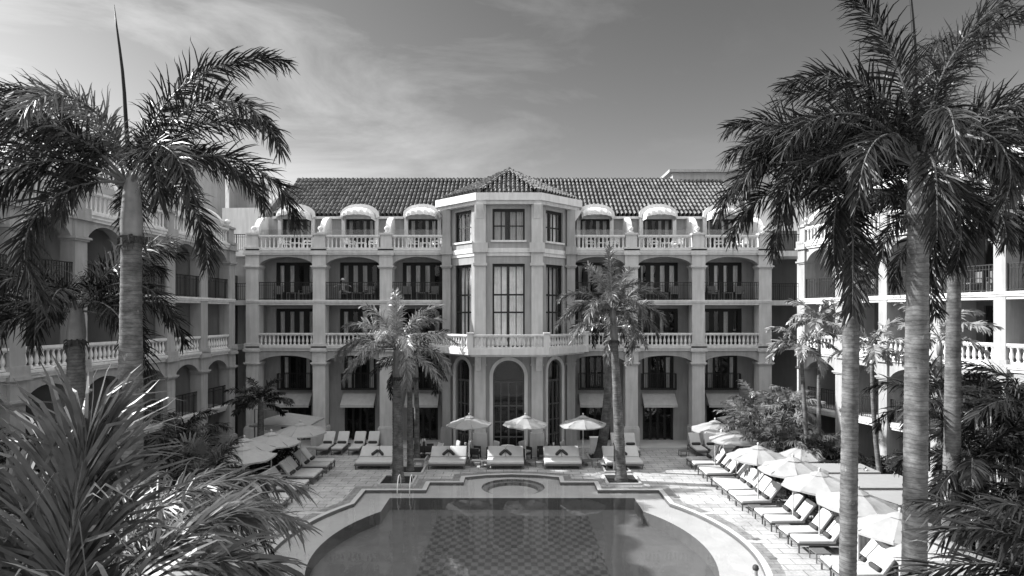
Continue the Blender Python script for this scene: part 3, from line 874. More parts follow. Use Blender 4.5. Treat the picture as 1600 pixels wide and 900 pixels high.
# ---------------------------------------------------------------- central wing of the hotel
XC = -0.2; YF = 37.1
hotel = thing('hotel_building', 'main hotel block with octagonal tower, arcades and long tiled roof facing the pool', 'hotel', (XC, YF, 0))
SIDE = [3.62, 7.66, 11.83, 16.0]
DB = 1.8
# both halves are façades of three bays under the same root
bays(hotel, [-u for u in SIDE[::-1]], 0.78, DB, 5.28, 11.33, roof=(0.9, 3.0), skip_pillars=(3,), rng=random.Random(3))
bays(hotel, SIDE, 0.78, DB, 5.28, 11.33, roof=(-3.0, -0.9), skip_pillars=(0,), rng=random.Random(9))
# middle roof and attic behind the tower
mbr = tile_roof(MB(), (-0.72, DB + 0.13, ZR + 0.02), (1, 0, 0), V((0, 4.52, 3.36)), 1.44, lambda u: sqrt(4.52 ** 2 + 3.36 ** 2))
ridge_caps(mbr, (-0.72, DB + 4.65, ZR + 3.42), (0.72, DB + 4.65, ZR + 3.42))
mbr.build('roof', M['tile'], hotel, smooth='auto')
# dark links to the side wings
for s in (-1, 1):
    u0, u1 = (16.42, 19.5) if s > 0 else (-19.5, -16.42)
    for z0, z1 in ((2.8, 3.12), (6.06, 6.4), (8.92, 9.23), (12.06, 12.4)):
        MB().box(u0, u1, 1.0, 4.0, z0, z1).build('link_gallery', M['trim'], hotel)
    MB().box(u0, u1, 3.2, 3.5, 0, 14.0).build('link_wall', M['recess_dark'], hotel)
    if s < 0: MB().box(-20.0, -18.0, -2.1, 3.0, 0, 10.9).build('link_shade_block', M['recess_dark'], hotel)  # hidden block added to keep the sun off the link
    rl = railing_mb(u1 - u0, 1.1)
    me = rl.mesh('railing', M['iron'])
    for z in (9.23, 12.4): put('railing', me, hotel, ((u0 + u1) / 2, 1.2, z))
# roof box on the far right of the ridge
rb = MB(); rb.box(11.9, 19.0, 6.2, 9.5, 17.2, 18.65); rb.box(11.6, 19.0, 6.0, 9.7, 18.65, 18.85)
rb.build('roof_box', M['wall'], hotel)

# tower --------------------------------------------------------------------
ANG = math.atan2(1.9, 1.92)
TF = 35.3 - YF
facets = [(0.0, TF, 0.0, 3.66, 1.92, 1.86, 0),
          (-2.79, TF + 0.95, -ANG, 2.70, 1.55, 1.30, -1),
          (2.79, TF + 0.95, ANG, 2.70, 1.55, 1.30, 1)]
for (fx, fy, rz, fw, ww, gw, sd_) in facets:
    hs = [(-ww / 2, ww / 2, 12.74, 14.6), (-ww / 2, ww / 2, 6.4, 11.34), (-gw / 2, gw / 2, 0.15, 5.6)]
    wall_holes(MB(), -fw / 2, fw / 2, 0.0, 15.0, hs, 0, 0.3).build('tower_wall', M['wall'], hotel, (fx, fy, 0), rz)
    # string courses
    MB().box(-fw / 2, fw / 2, -0.10, 0.0, 12.0, 12.26).box(-fw / 2, fw / 2, -0.05, 0.0, 11.80, 12.0).build('string_course', M['trim'], hotel, (fx, fy, 0), rz)
    MB().box(-ww / 2 - 0.1, ww / 2 + 0.1, -0.07, 0.0, 12.62, 12.735).build('window_sill', M['trim'], hotel, (fx, fy, 0), rz)
    # upper window
    w = put('window', french_mb(ww, 1.86, 4, 0.035, 0.0, 2, 0.06, 0.07).mesh('window', M['wood']), hotel, (fx, fy, 12.74), rz)
    w.location = V((fx, fy, 12.74)) + Matrix.Rotation(rz, 3, 'Z') @ V((0, 0.12, 0))
    put('pane', pane_mb(ww - .06, 1.8).mesh('pane', M['glass']), w)
    put('curtain', curtain_mb([(-ww / 2 + .04, -.22), (.1, ww / 2 - .04)], 0.03, 1.82).mesh('curtain', M['curtain'], True), w)
    # tall two-storey window with a transom
    tall = french_mb(ww, 4.93, 4, 0.03, 0.0, 1, 0.06)
    for z in (2.0, 3.05): tall.box(-ww / 2 + 0.07, ww / 2 - 0.07, 0.0, 0.11, z, z + 0.1)
    w = put('window', tall.mesh('window', M['wood']), hotel, (0, 0, 0), rz)
    w.location = V((fx, fy, 6.4)) + Matrix.Rotation(rz, 3, 'Z') @ V((0, 0.12, 0))
    put('pane', pane_mb(ww - .06, 4.88).mesh('pane', M['glass']), w)
    put('curtain', curtain_mb([(-ww / 2 + .05, -.12), (0.05, ww / 2 - .06)], 0.05, 4.85).mesh('curtain', M['curtain'], True), w)
    # arched door with pale surround
    put('arch_surround', arch_mb(gw, 5.6 - gw / 2, 5.6, 5.62, -0.0, 0.3, 20).mesh('arch_surround', M['wall']), hotel, (fx, fy, 0), rz)
    sr = MB()
    n = 20; e = 0.20
    for i in range(n):
        a0, a1 = pi * i / n, pi * (i + 1) / n
        q = lambda a, r: (r * cos(a), 5.6 - gw / 2 + r * sin(a))
        sr.prism([q(a0, gw / 2), q(a0, gw / 2 + e), q(a1, gw / 2 + e), q(a1, gw / 2)], -0.06, -0.001, 'y')
    for s in (-1, 1): sr.box(min(s * gw / 2, s * (gw / 2 + e)), max(s * gw / 2, s * (gw / 2 + e)), -0.06, -0.001, 0.12, 5.6 - gw / 2)
    sr.build('door_moulding', M['trim'], hotel, (fx, fy, 0), rz)
    dr = MB()
    for i in range(n):
        a0, a1 = pi * i / n, pi * (i + 1) / n
        q = lambda a, r: (r * cos(a), 5.6 - gw / 2 + r * sin(a))
        dr.prism([q(a0, gw / 2 - 0.09), q(a0, gw / 2), q(a1, gw / 2), q(a1, gw / 2 - 0.09)], 0, 0.1, 'y')
    zt = 4.25
    dr.box(-gw / 2, -gw / 2 + 0.09, 0, 0.1, 0.15, 5.6 - gw / 2); dr.box(gw / 2 - 0.09, gw / 2, 0, 0.1, 0.15, 5.6 - gw / 2)
    dr.box(-gw / 2 + .09, gw / 2 - .09, 0, 0.1, zt, zt + 0.12)
    for k in range(1, 4):
        u = -gw / 2 + gw * k / 4; b = 0.05 if k == 2 else 0.03
        dr.box(u - b, u + b, 0.01, 0.09, 0.15, zt)
    for z in (1.0, 1.9, 2.85): dr.box(-gw / 2 + .09, gw / 2 - .09, 0.015, 0.085, z, z + 0.07)
    d = put('door', dr.mesh('door', M['door_frame']), hotel, (0, 0, 0), rz)
    d.location = V((fx, fy, 0)) + Matrix.Rotation(rz, 3, 'Z') @ V((0, 0.12, 0))
    put('pane', MB().add([(-gw / 2, .05, .15), (gw / 2, .05, .15), (gw / 2, .05, 5.5), (-gw / 2, .05, 5.5)], [(0, 1, 2, 3)]).mesh('pane', M['glass']), d)
# pilasters at the tower's corners
pm = MB()
def st(mb, h, e, d0, d1, z0, z1): mb.box(-h - e, h + e, d0 - e, d1, z0, z1)
for z0, z1, e in ((0, 1.35, .09), (1.35, 5.3, 0), (5.3, 5.4, .06), (5.4, 6.0, .02), (6.36, 11.2, 0), (11.2, 11.36, .08), (11.36, 11.98, .02), (11.98, 12.55, .12), (12.55, 14.85, 0)):
    st(pm, 0.33, e, -0.26, 0.25, z0, z1)
me = pm.mesh('pilaster', M['pillar'])
for s in (-1, 1): put('pilaster', me, hotel, (s * 1.68, TF, 0))
me = pillar_mb(0.5, 14, True, True).mesh('pilaster', M['wall'])
for s in (-1, 1): put('pilaster', me, hotel, (s * 3.86, -0.26, 0))
me = MB().box(-0.35, 0.35, -0.2, 2.4, Z4, 14.85).mesh('tower_cheek', M['wall'])
for s in (-1, 1): put('tower_cheek', me, hotel, (s * 3.52, 0.82, 0))
# rooms behind the tower glass
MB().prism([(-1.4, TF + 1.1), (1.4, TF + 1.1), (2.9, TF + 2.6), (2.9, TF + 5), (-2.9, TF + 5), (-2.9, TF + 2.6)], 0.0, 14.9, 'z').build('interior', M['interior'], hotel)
fl = MB()
for z0, z1 in ((0.02, 0.14), (5.9, 6.34), (11.9, 12.3)):
    fl.prism([(-1.75, TF + .31), (1.75, TF + .31), (3.4, TF + 2.2), (-3.4, TF + 2.2)], z0, z1, 'z')
fl.build('floor_slab', M['recess'], hotel)
# roof slab, brackets, tiled cap
cs = MB()
P1 = [(-1.93, TF - 0.5), (1.93, TF - 0.5), (4.6, 0.15), (4.6, 3.2), (-4.6, 3.2), (-4.6, 0.15)]
P2 = [(-1.85, TF - 0.36), (1.85, TF - 0.36), (4.42, 0.25), (4.42, 3.2), (-4.42, 3.2), (-4.42, 0.25)]
cs.prism(P2, 14.82, 15.02, 'z'); cs.prism(P1, 15.02, 15.46, 'z')
cs.build('cornice', M['trim'], hotel)
def bracket_mb(p, h, t):
    pr = [(0, 0), (-p, 0), (-p, -0.08)]
    for q in range(1, 9):
        an = pi / 2 * q / 8
        pr.append((-p * (1 - sin(an)), -0.08 - (h - 0.08) * (1 - cos(an)) ) if False else (-p * cos(an), -0.08 - (h - 0.08) * (1 - cos(an)) ** 0.9))
    pr[-1] = (-0.02, -h); pr.append((0, -h))
    return MB().prism(pr[::-1], -t / 2, t / 2, 'x')
bk = bracket_mb(0.42, 0.85, 0.42).mesh('bracket', M['trim'])
for s in (-1, 1): put('bracket', bk, hotel, (s * 1.68, TF - 0.262, 14.82))
bk2 = bracket_mb(0.55, 0.95, 0.3).mesh('bracket', M['trim'])
for s in (-1, 1): put('bracket', bk2, hotel, (s * 3.97, 0.2, 14.82), -s * pi / 2 if s < 0 else pi / 2)
bk3 = bracket_mb(0.5, 0.9, 0.35).mesh('bracket', M['trim'])
for s in (-1, 1): put('bracket', bk3, hotel, (s * 1.78, TF - 0.27, 5.9))
AP = V((0, 1.5, 17.62))
EV = [V((-4.15, 3.6, 15.55)), V((-4.15, 0.45, 15.55)), V((-1.75, TF - 0.28, 15.55)), V((1.75, TF - 0.28, 15.55)), V((4.15, 0.45, 15.55)), V((4.15, 3.6, 15.55))]
tr = MB()
for i in range(5):
    a, b = EV[i], EV[i + 1]
    ud = (b - a).normalized(); L = (b - a).length
    foot = a + ud * (AP - a).dot(ud); up = AP - foot; H = up.length; uf = (AP - a).dot(ud)
    tile_roof(tr, a, ud, up, L, (lambda uf, L, H: (lambda u: max(0.0, H * min(u / max(uf, 1e-3), (L - u) / max(L - uf, 1e-3)))))(uf, L, H), 0.27, 0.5)
for p in EV[1:5]: ridge_caps(tr, p + V((0, 0, 0.08)), AP + V((0, 0, 0.08)), 0.12, 0.42)
tr.ball(AP + V((0, 0, 0.12)), 0.16, 10, 6)
tr.build('tower_roof', M['tile'], hotel, smooth='auto')
# balcony round the tower
BP = [(-2.3, 33.78 - YF), (2.3, 33.78 - YF), (4.95, -0.16), (4.95, 0.0), (3.2, 0.0), (1.83, TF), (-1.83, TF), (-3.2, 0.0), (-4.95, 0.0), (-4.95, -0.16)]
bs = MB(); bs.prism(BP, 6.02, 6.37, 'z')
sh = lambda k: [(x * k, (y - TF - 0.8) * k + TF + 0.8) for x, y in BP]
BPi = [(-2.15, 33.95 - YF), (2.15, 33.95 - YF), (4.7, -0.10), (3.2, -0.02), (1.83, TF - .01), (-1.83, TF - .01), (-3.2, -0.02), (-4.7, -0.10)]
bs.prism(BPi, 5.9, 6.018, 'z')
bs.build('balcony_slab', M['trim'], hotel)
post = MB().box(-0.16, 0.16, -0.16, 0.16, 0, 0.84).box(-0.2, 0.2, -0.2, 0.2, 0.84, 0.92).mesh('post', M['trim'])
for x, y in ((-2.18, 33.95 - YF), (2.18, 33.95 - YF), (-4.78, -0.12), (4.78, -0.12)): put('post', post, hotel, (x, y, 6.37))
b = balustrade_mb(4.02, BAL_V, 0.80).mesh('balustrade', M['trim'], 'auto')
put('balustrade', b, hotel, (0, 33.87 - YF, 6.37))
ds = V((4.78 - 2.18, (-0.12) - (33.95 - YF), 0)); an = math.atan2(ds.y, ds.x)
b = balustrade_mb(ds.length - 0.34, BAL_V, 0.80).mesh('balustrade', M['trim'], 'auto')
for s in (-1, 1):
    mid = V((s * (4.78 + 2.18) / 2, (-0.12 + 33.95 - YF) / 2, 6.37))
    off = Matrix.Rotation(s * an, 3, 'Z') @ V((0, -0.09, 0))
    put('balustrade', b, hotel, mid + off, s * an)

# ---------------------------------------------------------------- side wings
lw = thing('hotel_wing', 'shaded hotel wing with arched balconies and rooftop satellite dish, behind the tall single palm', 'hotel wing', (-16.95, 23.4, 0), 0)
dL = V((-16.25, 36.0, 0)) - V((-17.3, 17.0, 0))
aL = math.atan2(dL.y, dL.x)
lw.location = (-17.3, 17.0, 0); lw.rotation_euler = (0, 0, aL)
usL = [17.75 - 2.83 * k for k in range(7, -1, -1)]
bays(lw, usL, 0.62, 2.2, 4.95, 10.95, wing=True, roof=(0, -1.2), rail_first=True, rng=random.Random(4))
rw = thing('hotel_wing', 'sunlit hotel wing with white balustrades behind the garden and the three tall palms', 'hotel wing')
dR = V((19.95, 21.6, 0)) - V((16.5, 34.3, 0))
aR = math.atan2(dR.y, dR.x)
rw.location = (16.5, 34.3, 0); rw.rotation_euler = (0, 0, aR)
usR = [0.25 + 2.69 * k for k in range(8)]
bays(rw, usR, 0.46, 2.2, 4.95, 10.95, wing=True, rail_first=True, rng=random.Random(6), dp=0.8)
# roof structures at the far end of the shaded wing
st1 = MB(); st1.box(23.6, 26.4, 4.2, 9.6, 0, 18.7).box(23.5, 26.5, 4.1, 9.7, 18.7, 18.9)
st1.build('stair_tower', M['wall'], lw)
MB().box(26.4, 30.0, 3.6, 9.0, 0, 18.6).build('stair_tower', M['recess'], lw)
MB().box(22.4, 26.0, 0.4, 3.2, 0, 15.4).build('roof_parapet', M['trim'], lw)
MB().tube([(23.4, 3.4, 15.4), (23.4, 3.4, 19.2)], 0.12, 10).build('vent_pipe', M['white_paint'], lw)
ds_ = MB(); ds_.lathe([(0.02, 0), (0.2, 0.03), (0.38, 0.12), (0.37, 0.13), (0.2, 0.045), (0.02, 0.02)], 16, M=rotM('X', R(60)) @ rotM('Y', R(20)))
ds_.tube([(0, 0, 0), (0, 0.15, -0.5)], 0.03, 6); ds_.tube([(0, 0, 0.05), (0, -0.35, 0.2)], 0.015, 5)
ds_.build('satellite_dish', M['pole_dark'], lw, (26.2, 3.3, 17.2))
# low parapet beside rooftop of the sunlit wing is part of its attic walls already

# ---------------------------------------------------------------- palms
def frond(mb, base, az, elev, L, droop, n=70, ll=0.62, lw=0.035, spread=58, plum=0.45, ldroop=0.5, rng=random, start=0.14, rad=0.028, curl=0.0, pexp=1.2, tipk=0.5):
    base = V(base)
    NP = 26
    pts = [base]; tans = []
    a = az
    for i in range(NP):
        s = i / NP
        pit = elev - droop * (s ** pexp)
        a = az + curl * s
        t = V((cos(a) * cos(pit), sin(a) * cos(pit), sin(pit)))
        tans.append(t); pts.append(pts[-1] + t * (L / NP))
    tans.append(tans[-1])
    mb.tube(pts, [rad * (1 - 0.85 * i / NP) for i in range(NP + 1)], 5, mi=1, caps=False)
    dn = V((0, 0, -1))
    for i in range(n):
        s = start + (1 - start) * (i + rng.random() * 0.6) / n
        k = min(NP - 1e-4, s * NP); j = int(k); fr = k - j
        p = pts[j].lerp(pts[j + 1], fr); T = tans[j]
        aa = az + curl * s
        side = V((-sin(aa), cos(aa), 0)); Nn = side.cross(T) * -1
        if Nn.length < 1e-4: continue
        prof = min(1.0, 0.55 + 1.6 * (s - start)) * (1.0 - tipk * max(0.0, (s - 0.55) / 0.45) ** 1.5)
        for sg in (-1, 1):
            ang = R(spread * (1.05 - 0.55 * s) + rng.gauss(0, 6))
            lift = rng.gauss(0.1, plum)
            d = T * cos(ang) + (side * sg * cos(lift) + Nn * sin(lift)) * sin(ang)
            d.normalize()
            l = ll * prof * rng.uniform(0.8, 1.1)
            w = T - d * T.dot(d)
            if w.length < 1e-3: w = Nn.copy()
            w.normalize()
            w = (w + Nn * rng.gauss(0, 0.35)).normalized()
            q = p.copy(); vs = []; prevt = 0
            ld = ldroop * rng.uniform(0.4, 1.5)
            kink = rng.random() < 0.14; sw = Nn * rng.gauss(0, 0.10) + T * rng.gauss(0, 0.10)
            for t, wd in ((0, 0.45), (0.3, 1.0), (0.62, 0.8), (0.86, 0.42)):
                dd = (d + dn * (ld * t * t * 1.6 + (1.3 if kink and t > 0.5 else 0)) + sw * (t * 2)).normalized()
                q = q + dd * (l * (t - prevt)); prevt = t
                vs += [q + w * (lw * wd * 0.5), q - w * (lw * wd * 0.5)]
            dd = (d + dn * (ld * 1.6)).normalized()
            vs.append(q + dd * (l * 0.14))
            mb.add(vs, [(0, 1, 3, 2), (2, 3, 5, 4), (4, 5, 7, 6), (6, 7, 8)], 0)
    return pts
def trunk_pts(base, top, bend=(0, 0), n=18):
    b, t = V(base), V(top)
    return [b.lerp(t, i / n) + V((bend[0], bend[1], 0)) * sin(pi * i / n) for i in range(n + 1)]
def trunk_rad(n, r0, r1, flare=1.35, belly=0.08):
    out = []
    for i in range(n + 1):
        t = i / n
        out.append((r0 + (r1 - r0) * t) * (1 + (flare - 1) * max(0, 1 - t * 9) ** 1.5 + belly * sin(pi * t)) )
    return out

def royal(label, base, top, fr_specs, r0, r1, seed, leaf='leaf', shaft=1.5, bend=(0, 0), spear=None, group='royal palms round the pool', ll=0.62, lw=0.04, n=80, rshaft=1.0, plum=0.85, name='royal_palm', dead=True, extra=0, exL=3.4):
    rng = random.Random(seed)
    fr_specs = list(fr_specs) + [(k * 137.5 + 40 + rng.uniform(-20, 20), 70 - 75 * k / max(1, extra - 1), exL * rng.uniform(.85, 1.05), 85 + 45 * k / max(1, extra - 1)) for k in range(extra)]
    base, top = V(base), V(top)
    root = thing(name, label, 'palm tree', base, 0, group)
    rel = top - base
    axis = rel.normalized()
    tt = rel - axis * shaft
    NT = max(40, int(rel.length / 0.045))
    pts = trunk_pts((0, 0, 0), tt, bend, NT)
    rr = trunk_rad(NT, r0, r1)
    nxt, amp = 0.0, 0.0                                   # raised leaf-scar rings at uneven spacing
    for k in range(NT + 1):
        z = k * rel.length / NT
        if z >= nxt: amp = rng.uniform(0.02, 0.06); nxt = z + rng.uniform(0.09, 0.22)
        rr[k] *= 1 + amp * (1 if z + 0.05 > nxt else 0) + rng.uniform(-0.006, 0.006) + 0.012 * sin(z * 1.3 + seed)
    mb = MB().tube(pts, rr, 20); mb.build('trunk', M['trunk'], root, smooth=True)
    cs = MB()
    sp = [tt + axis * (shaft * k / 8) for k in range(9)]
    cs.tube(sp, [r1 * q * rshaft for q in (0.98, 1.12, 1.15, 1.08, 1.0, 0.92, 0.82, 0.72, 0.55)], 16)
    cs.build('crownshaft', M['shaft'], root, smooth=True)
    if dead:
        fb = MB()
        for k in range(26):
            a = rng.uniform(0, 2 * pi); z = rng.uniform(-0.12, 0.1)
            p = tt + V((cos(a) * r1 * 0.98, sin(a) * r1 * 0.98, z))
            fb.tube([p, p + V((cos(a) * 0.07, sin(a) * 0.07, -0.03)), p + V((cos(a + .2) * 0.10, sin(a + .2) * 0.10, rng.uniform(-0.2, -0.08)))], [0.03, 0.022, 0.006], 5)
        fb.tube([tt + V((0, 0, -0.08)), tt + V((0, 0, 0.08))], [r1 * 1.06, r1 * 1.1], 16)
        fb.build('fibre_collar', M['fibre'], root)
    for sp_ in fr_specs:
        az, el, L, dr = sp_[:4]
        kw = sp_[4] if len(sp_) > 4 else {}
        q = rel + V((cos(R(az)) * r1 * 0.45, sin(R(az)) * r1 * 0.45, -0.12 - 0.25 * rng.random()))
        mb = MB()
        args = dict(n=int(n * L / 3.4), ll=ll, lw=lw, rng=rng, plum=plum, rad=0.035, curl=R(rng.uniform(-14, 14)))
        args.update(kw)
        lm = args.pop('leafmat', leaf)
        frond(mb, q, R(az), R(el), L, R(dr), **args)
        mb.build('frond', [M[lm], M['rachis']], root)
    if spear:
        az, el, L = spear
        mb = MB(); q = rel + V((0, 0, -0.2)); d = V((cos(R(az)) * cos(R(el)), sin(R(az)) * cos(R(el)), sin(R(el))))
        side = V((-d.z, 0, d.x)) * 0.02
        mb.tube([q + d * (L * k / 8) + side * sin(k) for k in range(9)], [0.045, 0.05, 0.045, 0.042, 0.038, 0.034, 0.028, 0.02, 0.006], 7)
        mb.build('spear_leaf', M['leaf_dark'], root, smooth=True)
    return root

def auto_fronds(rng, n, L, lo=-15, hi=75):
    out = []
    for i in range(n):
        t = i / (n - 1)
        az = i * 137.5 + rng.uniform(-18, 18)
        el = hi + (lo - hi) * t ** 0.9 + rng.uniform(-8, 8)
        out.append((az, el, L * rng.uniform(0.88, 1.08), 55 + 50 * t + rng.uniform(-10, 10)))
    return out

# tall single palm, near side of the shaded wing
royal('tallest lone royal palm rising out of the garden in front of the shaded wing',
      (P(205, 492, 13).x - 0.05, 13, 0), P(206, 268, 13),
      [(6, 85, 4.9, 98, dict()), (-12, 68, 5.0, 142, dict()), (14, 40, 4.2, 125, dict()),
       (178, 72, 4.3, 98, dict()), (192, 45, 4.2, 130, dict()), (238, 52, 4.6, 150, dict()), (262, 84, 3.4, 150, dict(leafmat='leaf_pale_lit')),
       (205, 18, 3.9, 110, dict()), (222, 30, 3.4, 130), (150, 40, 3.8, 110), (95, 60, 3.6, 100), (55, 50, 3.8, 120), (310, 38, 3.2, 130), (120, 15, 3.4, 90)],
      0.27, 0.195, 11, shaft=1.5, spear=(172, 84, 3.9), n=135, ll=0.82, lw=0.034, plum=0.8, extra=5, exL=3.7)
# palm behind it
royal('dark bushy royal palm standing just behind the tallest lone palm',
      (P(115, 492, 16.5).x, 16.5, 0), P(120, 468, 16.5),
      [(8, 62, 3.4, 60, dict(leafmat='leaf_pale_lit', ll=0.75)), (-4, 48, 3.4, 125), (10, 25, 3.3, 110), (182, 55, 3.3, 110), (172, 30, 3.2, 110), (250, 60, 3.2, 150), (290, 35, 3.2, 135), (215, 20, 3.2, 110), (330, 20, 3.1, 110), (60, 70, 3.0, 100), (110, 60, 3.0, 100), (140, 35, 3.0, 100)],  # first frond paler, its sunlight put into the leaf colour
      0.28, 0.2, 12, leaf='leaf_dark', shaft=1.2, n=120, ll=0.8, lw=0.036, extra=6)
# pool-side palms, shaded side of the pool
r13 = random.Random(13)
royal('grey royal palm in a square planter beside the pool steps, shaded side', G(622, 754), P(620, 538, 29.6),
      [(100, 85, 3.1, 32), (150, 74, 3.1, 58), (20, 70, 3.2, 60), (172, 58, 3.2, 85), (0, 45, 3.3, 85), (188, 34, 3.3, 100), (352, 20, 3.2, 100), (200, 6, 3.1, 85), (340, -6, 3.0, 70), (255, 68, 2.6, 110), (300, 48, 2.8, 120), (235, 42, 2.8, 120), (60, 60, 3.0, 70), (90, 40, 3.0, 90)],
      0.27, 0.19, 13, shaft=1.7, n=100, ll=0.70, lw=0.046, plum=0.5, leaf='leaf_sunlit', extra=3, exL=3.0)
royal('slim palm right behind the grey planter palm, dark drooping crown', G(641, 737), P(640, 560, 31.7),
      auto_fronds(r13, 9, 2.5, -10, 70), 0.17, 0.12, 14, shaft=1.1, n=60, ll=0.5, lw=0.05)
royal('slim palm with a pale trunk at the terrace edge behind the planter palm', G(652, 717), P(650, 562, 34.3),
      auto_fronds(r13, 10, 2.6, -15, 70), 0.16, 0.12, 15, shaft=1.1, n=60, ll=0.55, lw=0.05, leaf='leaf_dark')
# pool-side palms, sunny side
r16 = random.Random(16)
royal('royal palm with flared base in the sunny square planter by the pool steps', G(971, 752), P(957, 478, 29.8),
      [(95, 86, 3.3, 24), (130, 77, 3.1, 50), (45, 73, 3.1, 52), (0, 56, 3.0, 90), (-12, 30, 2.9, 100), (178, 54, 3.0, 95), (190, 27, 3.2, 100), (255, 62, 2.6, 115), (300, 42, 2.8, 120), (230, 38, 2.8, 120), (340, 5, 2.7, 80), (205, -2, 2.8, 70), (90, 40, 2.8, 90)],
      0.26, 0.17, 16, shaft=1.8, n=100, ll=0.68, lw=0.044, plum=0.5, leaf='leaf_pale_lit', extra=3, exL=2.8)
royal('thin pale palm just behind the sunny planter palm', G(962, 735), P(963, 505, 31.4),
      auto_fronds(r16, 9, 2.4, -20, 60), 0.11, 0.09, 17, shaft=1.0, n=60, ll=0.5, lw=0.05, leaf='leaf_sunlit')
royal('leaning curved palm growing at the terrace edge near the tower', G(937, 716), P(950, 500, 34.0),
      auto_fronds(r16, 9, 2.7, -10, 65), 0.30, 0.16, 18, shaft=1.2, n=60, ll=0.55, lw=0.05, bend=(0.25, 0))
# three tall palms on the sunny side, near the camera
royal('tall royal palm with one long frond hanging down its trunk, tallest trunk nearest the pool', (P(1322, 492, 13).x, 13, 0), P(1333, 285, 13),
      [(240, 12, 3.4, 98, dict(pexp=0.35, plum=0.3, ll=0.8, curl=0.0)), (180, 48, 3.5, 125, dict()), (196, 60, 3.7, 140, dict()), (172, 25, 3.1, 105), (215, 45, 3.6, 140, dict()), (165, 72, 3.3, 95), (20, 62, 3.4, 95), (120, 66, 3.4, 95), (318, 58, 3.2, 130), (345, 30, 3.2, 120), (75, 50, 3.4, 95), (240, 66, 3.0, 140), (285, 70, 2.8, 120)],
      0.165, 0.15, 21, shaft=1.5, n=130, ll=0.8, lw=0.034, spear=(20, 78, 2.9), extra=6)
royal('thick royal palm trunk with pale lichen, middle of the three tall palms', (P(1425, 492, 11).x, 11, 0), P(1436, 238, 11),
      [(176, 84, 3.3, 112, dict()), (14, 84, 4.4, 80, dict()), (40, 86, 4.1, 70, dict()), (2, 58, 3.9, 115, dict()), (150, 80, 3.2, 100, dict()), (195, 88, 3.7, 62, dict()), (0, 87, 3.8, 60, dict()), (190, 58, 3.2, 125), (250, 55, 3.0, 150), (335, 40, 3.2, 130), (300, 60, 3.0, 140), (215, 30, 2.9, 125), (350, 12, 2.9, 100), (150, 55, 3.2, 110), (100, 62, 3.2, 95), (60, 60, 3.2, 95), (170, 30, 3.0, 115), (275, 30, 2.7, 150)],
      0.195, 0.17, 22, shaft=1.25, n=130, ll=0.75, lw=0.03, spear=(188, 87, 3.6), extra=6, exL=3.1)
royal('slender royal palm behind the other two tall palms, growing between the white cabanas and hedge', (P(1484, 492, 16).x, 16, 0), P(1492, 345, 16),
      [(0, 55, 3.6, 110), (180, 55, 3.3, 120), (20, 72, 3.6, 90), (200, 35, 3.2, 130), (345, 35, 3.6, 115), (300, 50, 3.2, 135), (255, 50, 3.2, 150), (90, 70, 3.4, 90), (140, 58, 3.3, 110), (60, 45, 3.4, 95), (225, 60, 3.0, 140), (325, 15, 3.0, 110), (280, 15, 2.7, 110)],
      0.215, 0.15, 23, shaft=1.3, n=115, ll=0.78, lw=0.04, leaf='leaf_dark', extra=5)

def clump_palm(label, base, h, nstem, nfr, L, seed, leaf='leaf', name='areca_palm', spreadr=0.5, ll=0.5, lw=0.04, n=44, lean=0.25, group='bushy garden palms', stem_r=0.04, lo=5, hi=80, vis_stem=True, droop=(60, 100)):
    rng = random.Random(seed)
    root = thing(name, label, 'palm', base, 0, group)
    for s in range(nstem):
        a = 2 * pi * s / nstem + rng.uniform(-.4, .4)
        b = V((cos(a) * spreadr * 0.5, sin(a) * spreadr * 0.5, 0)) if nstem > 1 else V((0, 0, 0))
        hh = h * rng.uniform(0.7, 1.05) if nstem > 1 else h
        t = b + V((cos(a) * lean * hh, sin(a) * lean * hh, hh))
        MB().tube(trunk_pts(b, t, (0, 0), 8), [stem_r * (1.2 - 0.5 * k / 8) for k in range(9)], 8).build('stem', M['trunk'], root, smooth=True)
        for k in range(nfr):
            mb = MB()
            tt = k / max(1, nfr - 1)
            az = k * 2.4 + rng.uniform(-.4, .4) + s
            frond(mb, t + V((0, 0, -0.1 * rng.random())), az, R(hi + (lo - hi) * tt + rng.uniform(-8, 8)), L * rng.uniform(.8, 1.1), R(rng.uniform(*droop)), n=n, ll=ll, lw=lw, rng=rng, plum=0.3, rad=0.016, ldroop=0.6, start=0.2)
            mb.build('frond', [M[leaf], M['rachis']], root)
    return root

# sunny garden: slender fan-topped palms and bushy clumps
def lean_palm(label, base, top, nfr, L, seed, leaf='leaf_sunlit', r=0.09, bend=(0, 0), ll=0.5, lw=0.075, n=30):
    rng = random.Random(seed)
    base, top = V(base), V(top)
    root = thing('christmas_palm', label, 'palm tree', base, 0, 'slender palms in the sunny garden')
    rel = top - base
    MB().tube(trunk_pts((0, 0, 0), rel, bend, 14), [r * (1.25 - 0.45 * k / 14) for k in range(15)], 10).build('trunk', M['trunk'], root, smooth=True)
    MB().tube([rel - V((0, 0, .25)), rel, rel + V((0, 0, .5))], [r * .9, r * 1.05, r * .5], 10).build('crownshaft', M['shaft'], root, smooth=True)
    for k in range(nfr):
        mb = MB(); tt = k / (nfr - 1)
        frond(mb, rel + V((0, 0, .4)), k * 2.4 + rng.uniform(-.3, .3), R(72 - 75 * tt + rng.uniform(-8, 8)), L * rng.uniform(.85, 1.1), R(rng.uniform(60, 100)), n=n, ll=ll, lw=lw, rng=rng, plum=0.35, rad=0.018, ldroop=0.5, start=0.22)
        mb.build('frond', [M[leaf], M['rachis']], root)
lean_palm('slender palm with a straight thin trunk near the end of the sunlit wing', (13.9, 27.0, 0), P(1280, 515, 27.0), 11, 1.7, 31)
lean_palm('shorter thin palm leaning towards the main block in the sunny garden', (13.2, 26.3, 0), P(1252, 556, 26.3), 11, 1.6, 32)
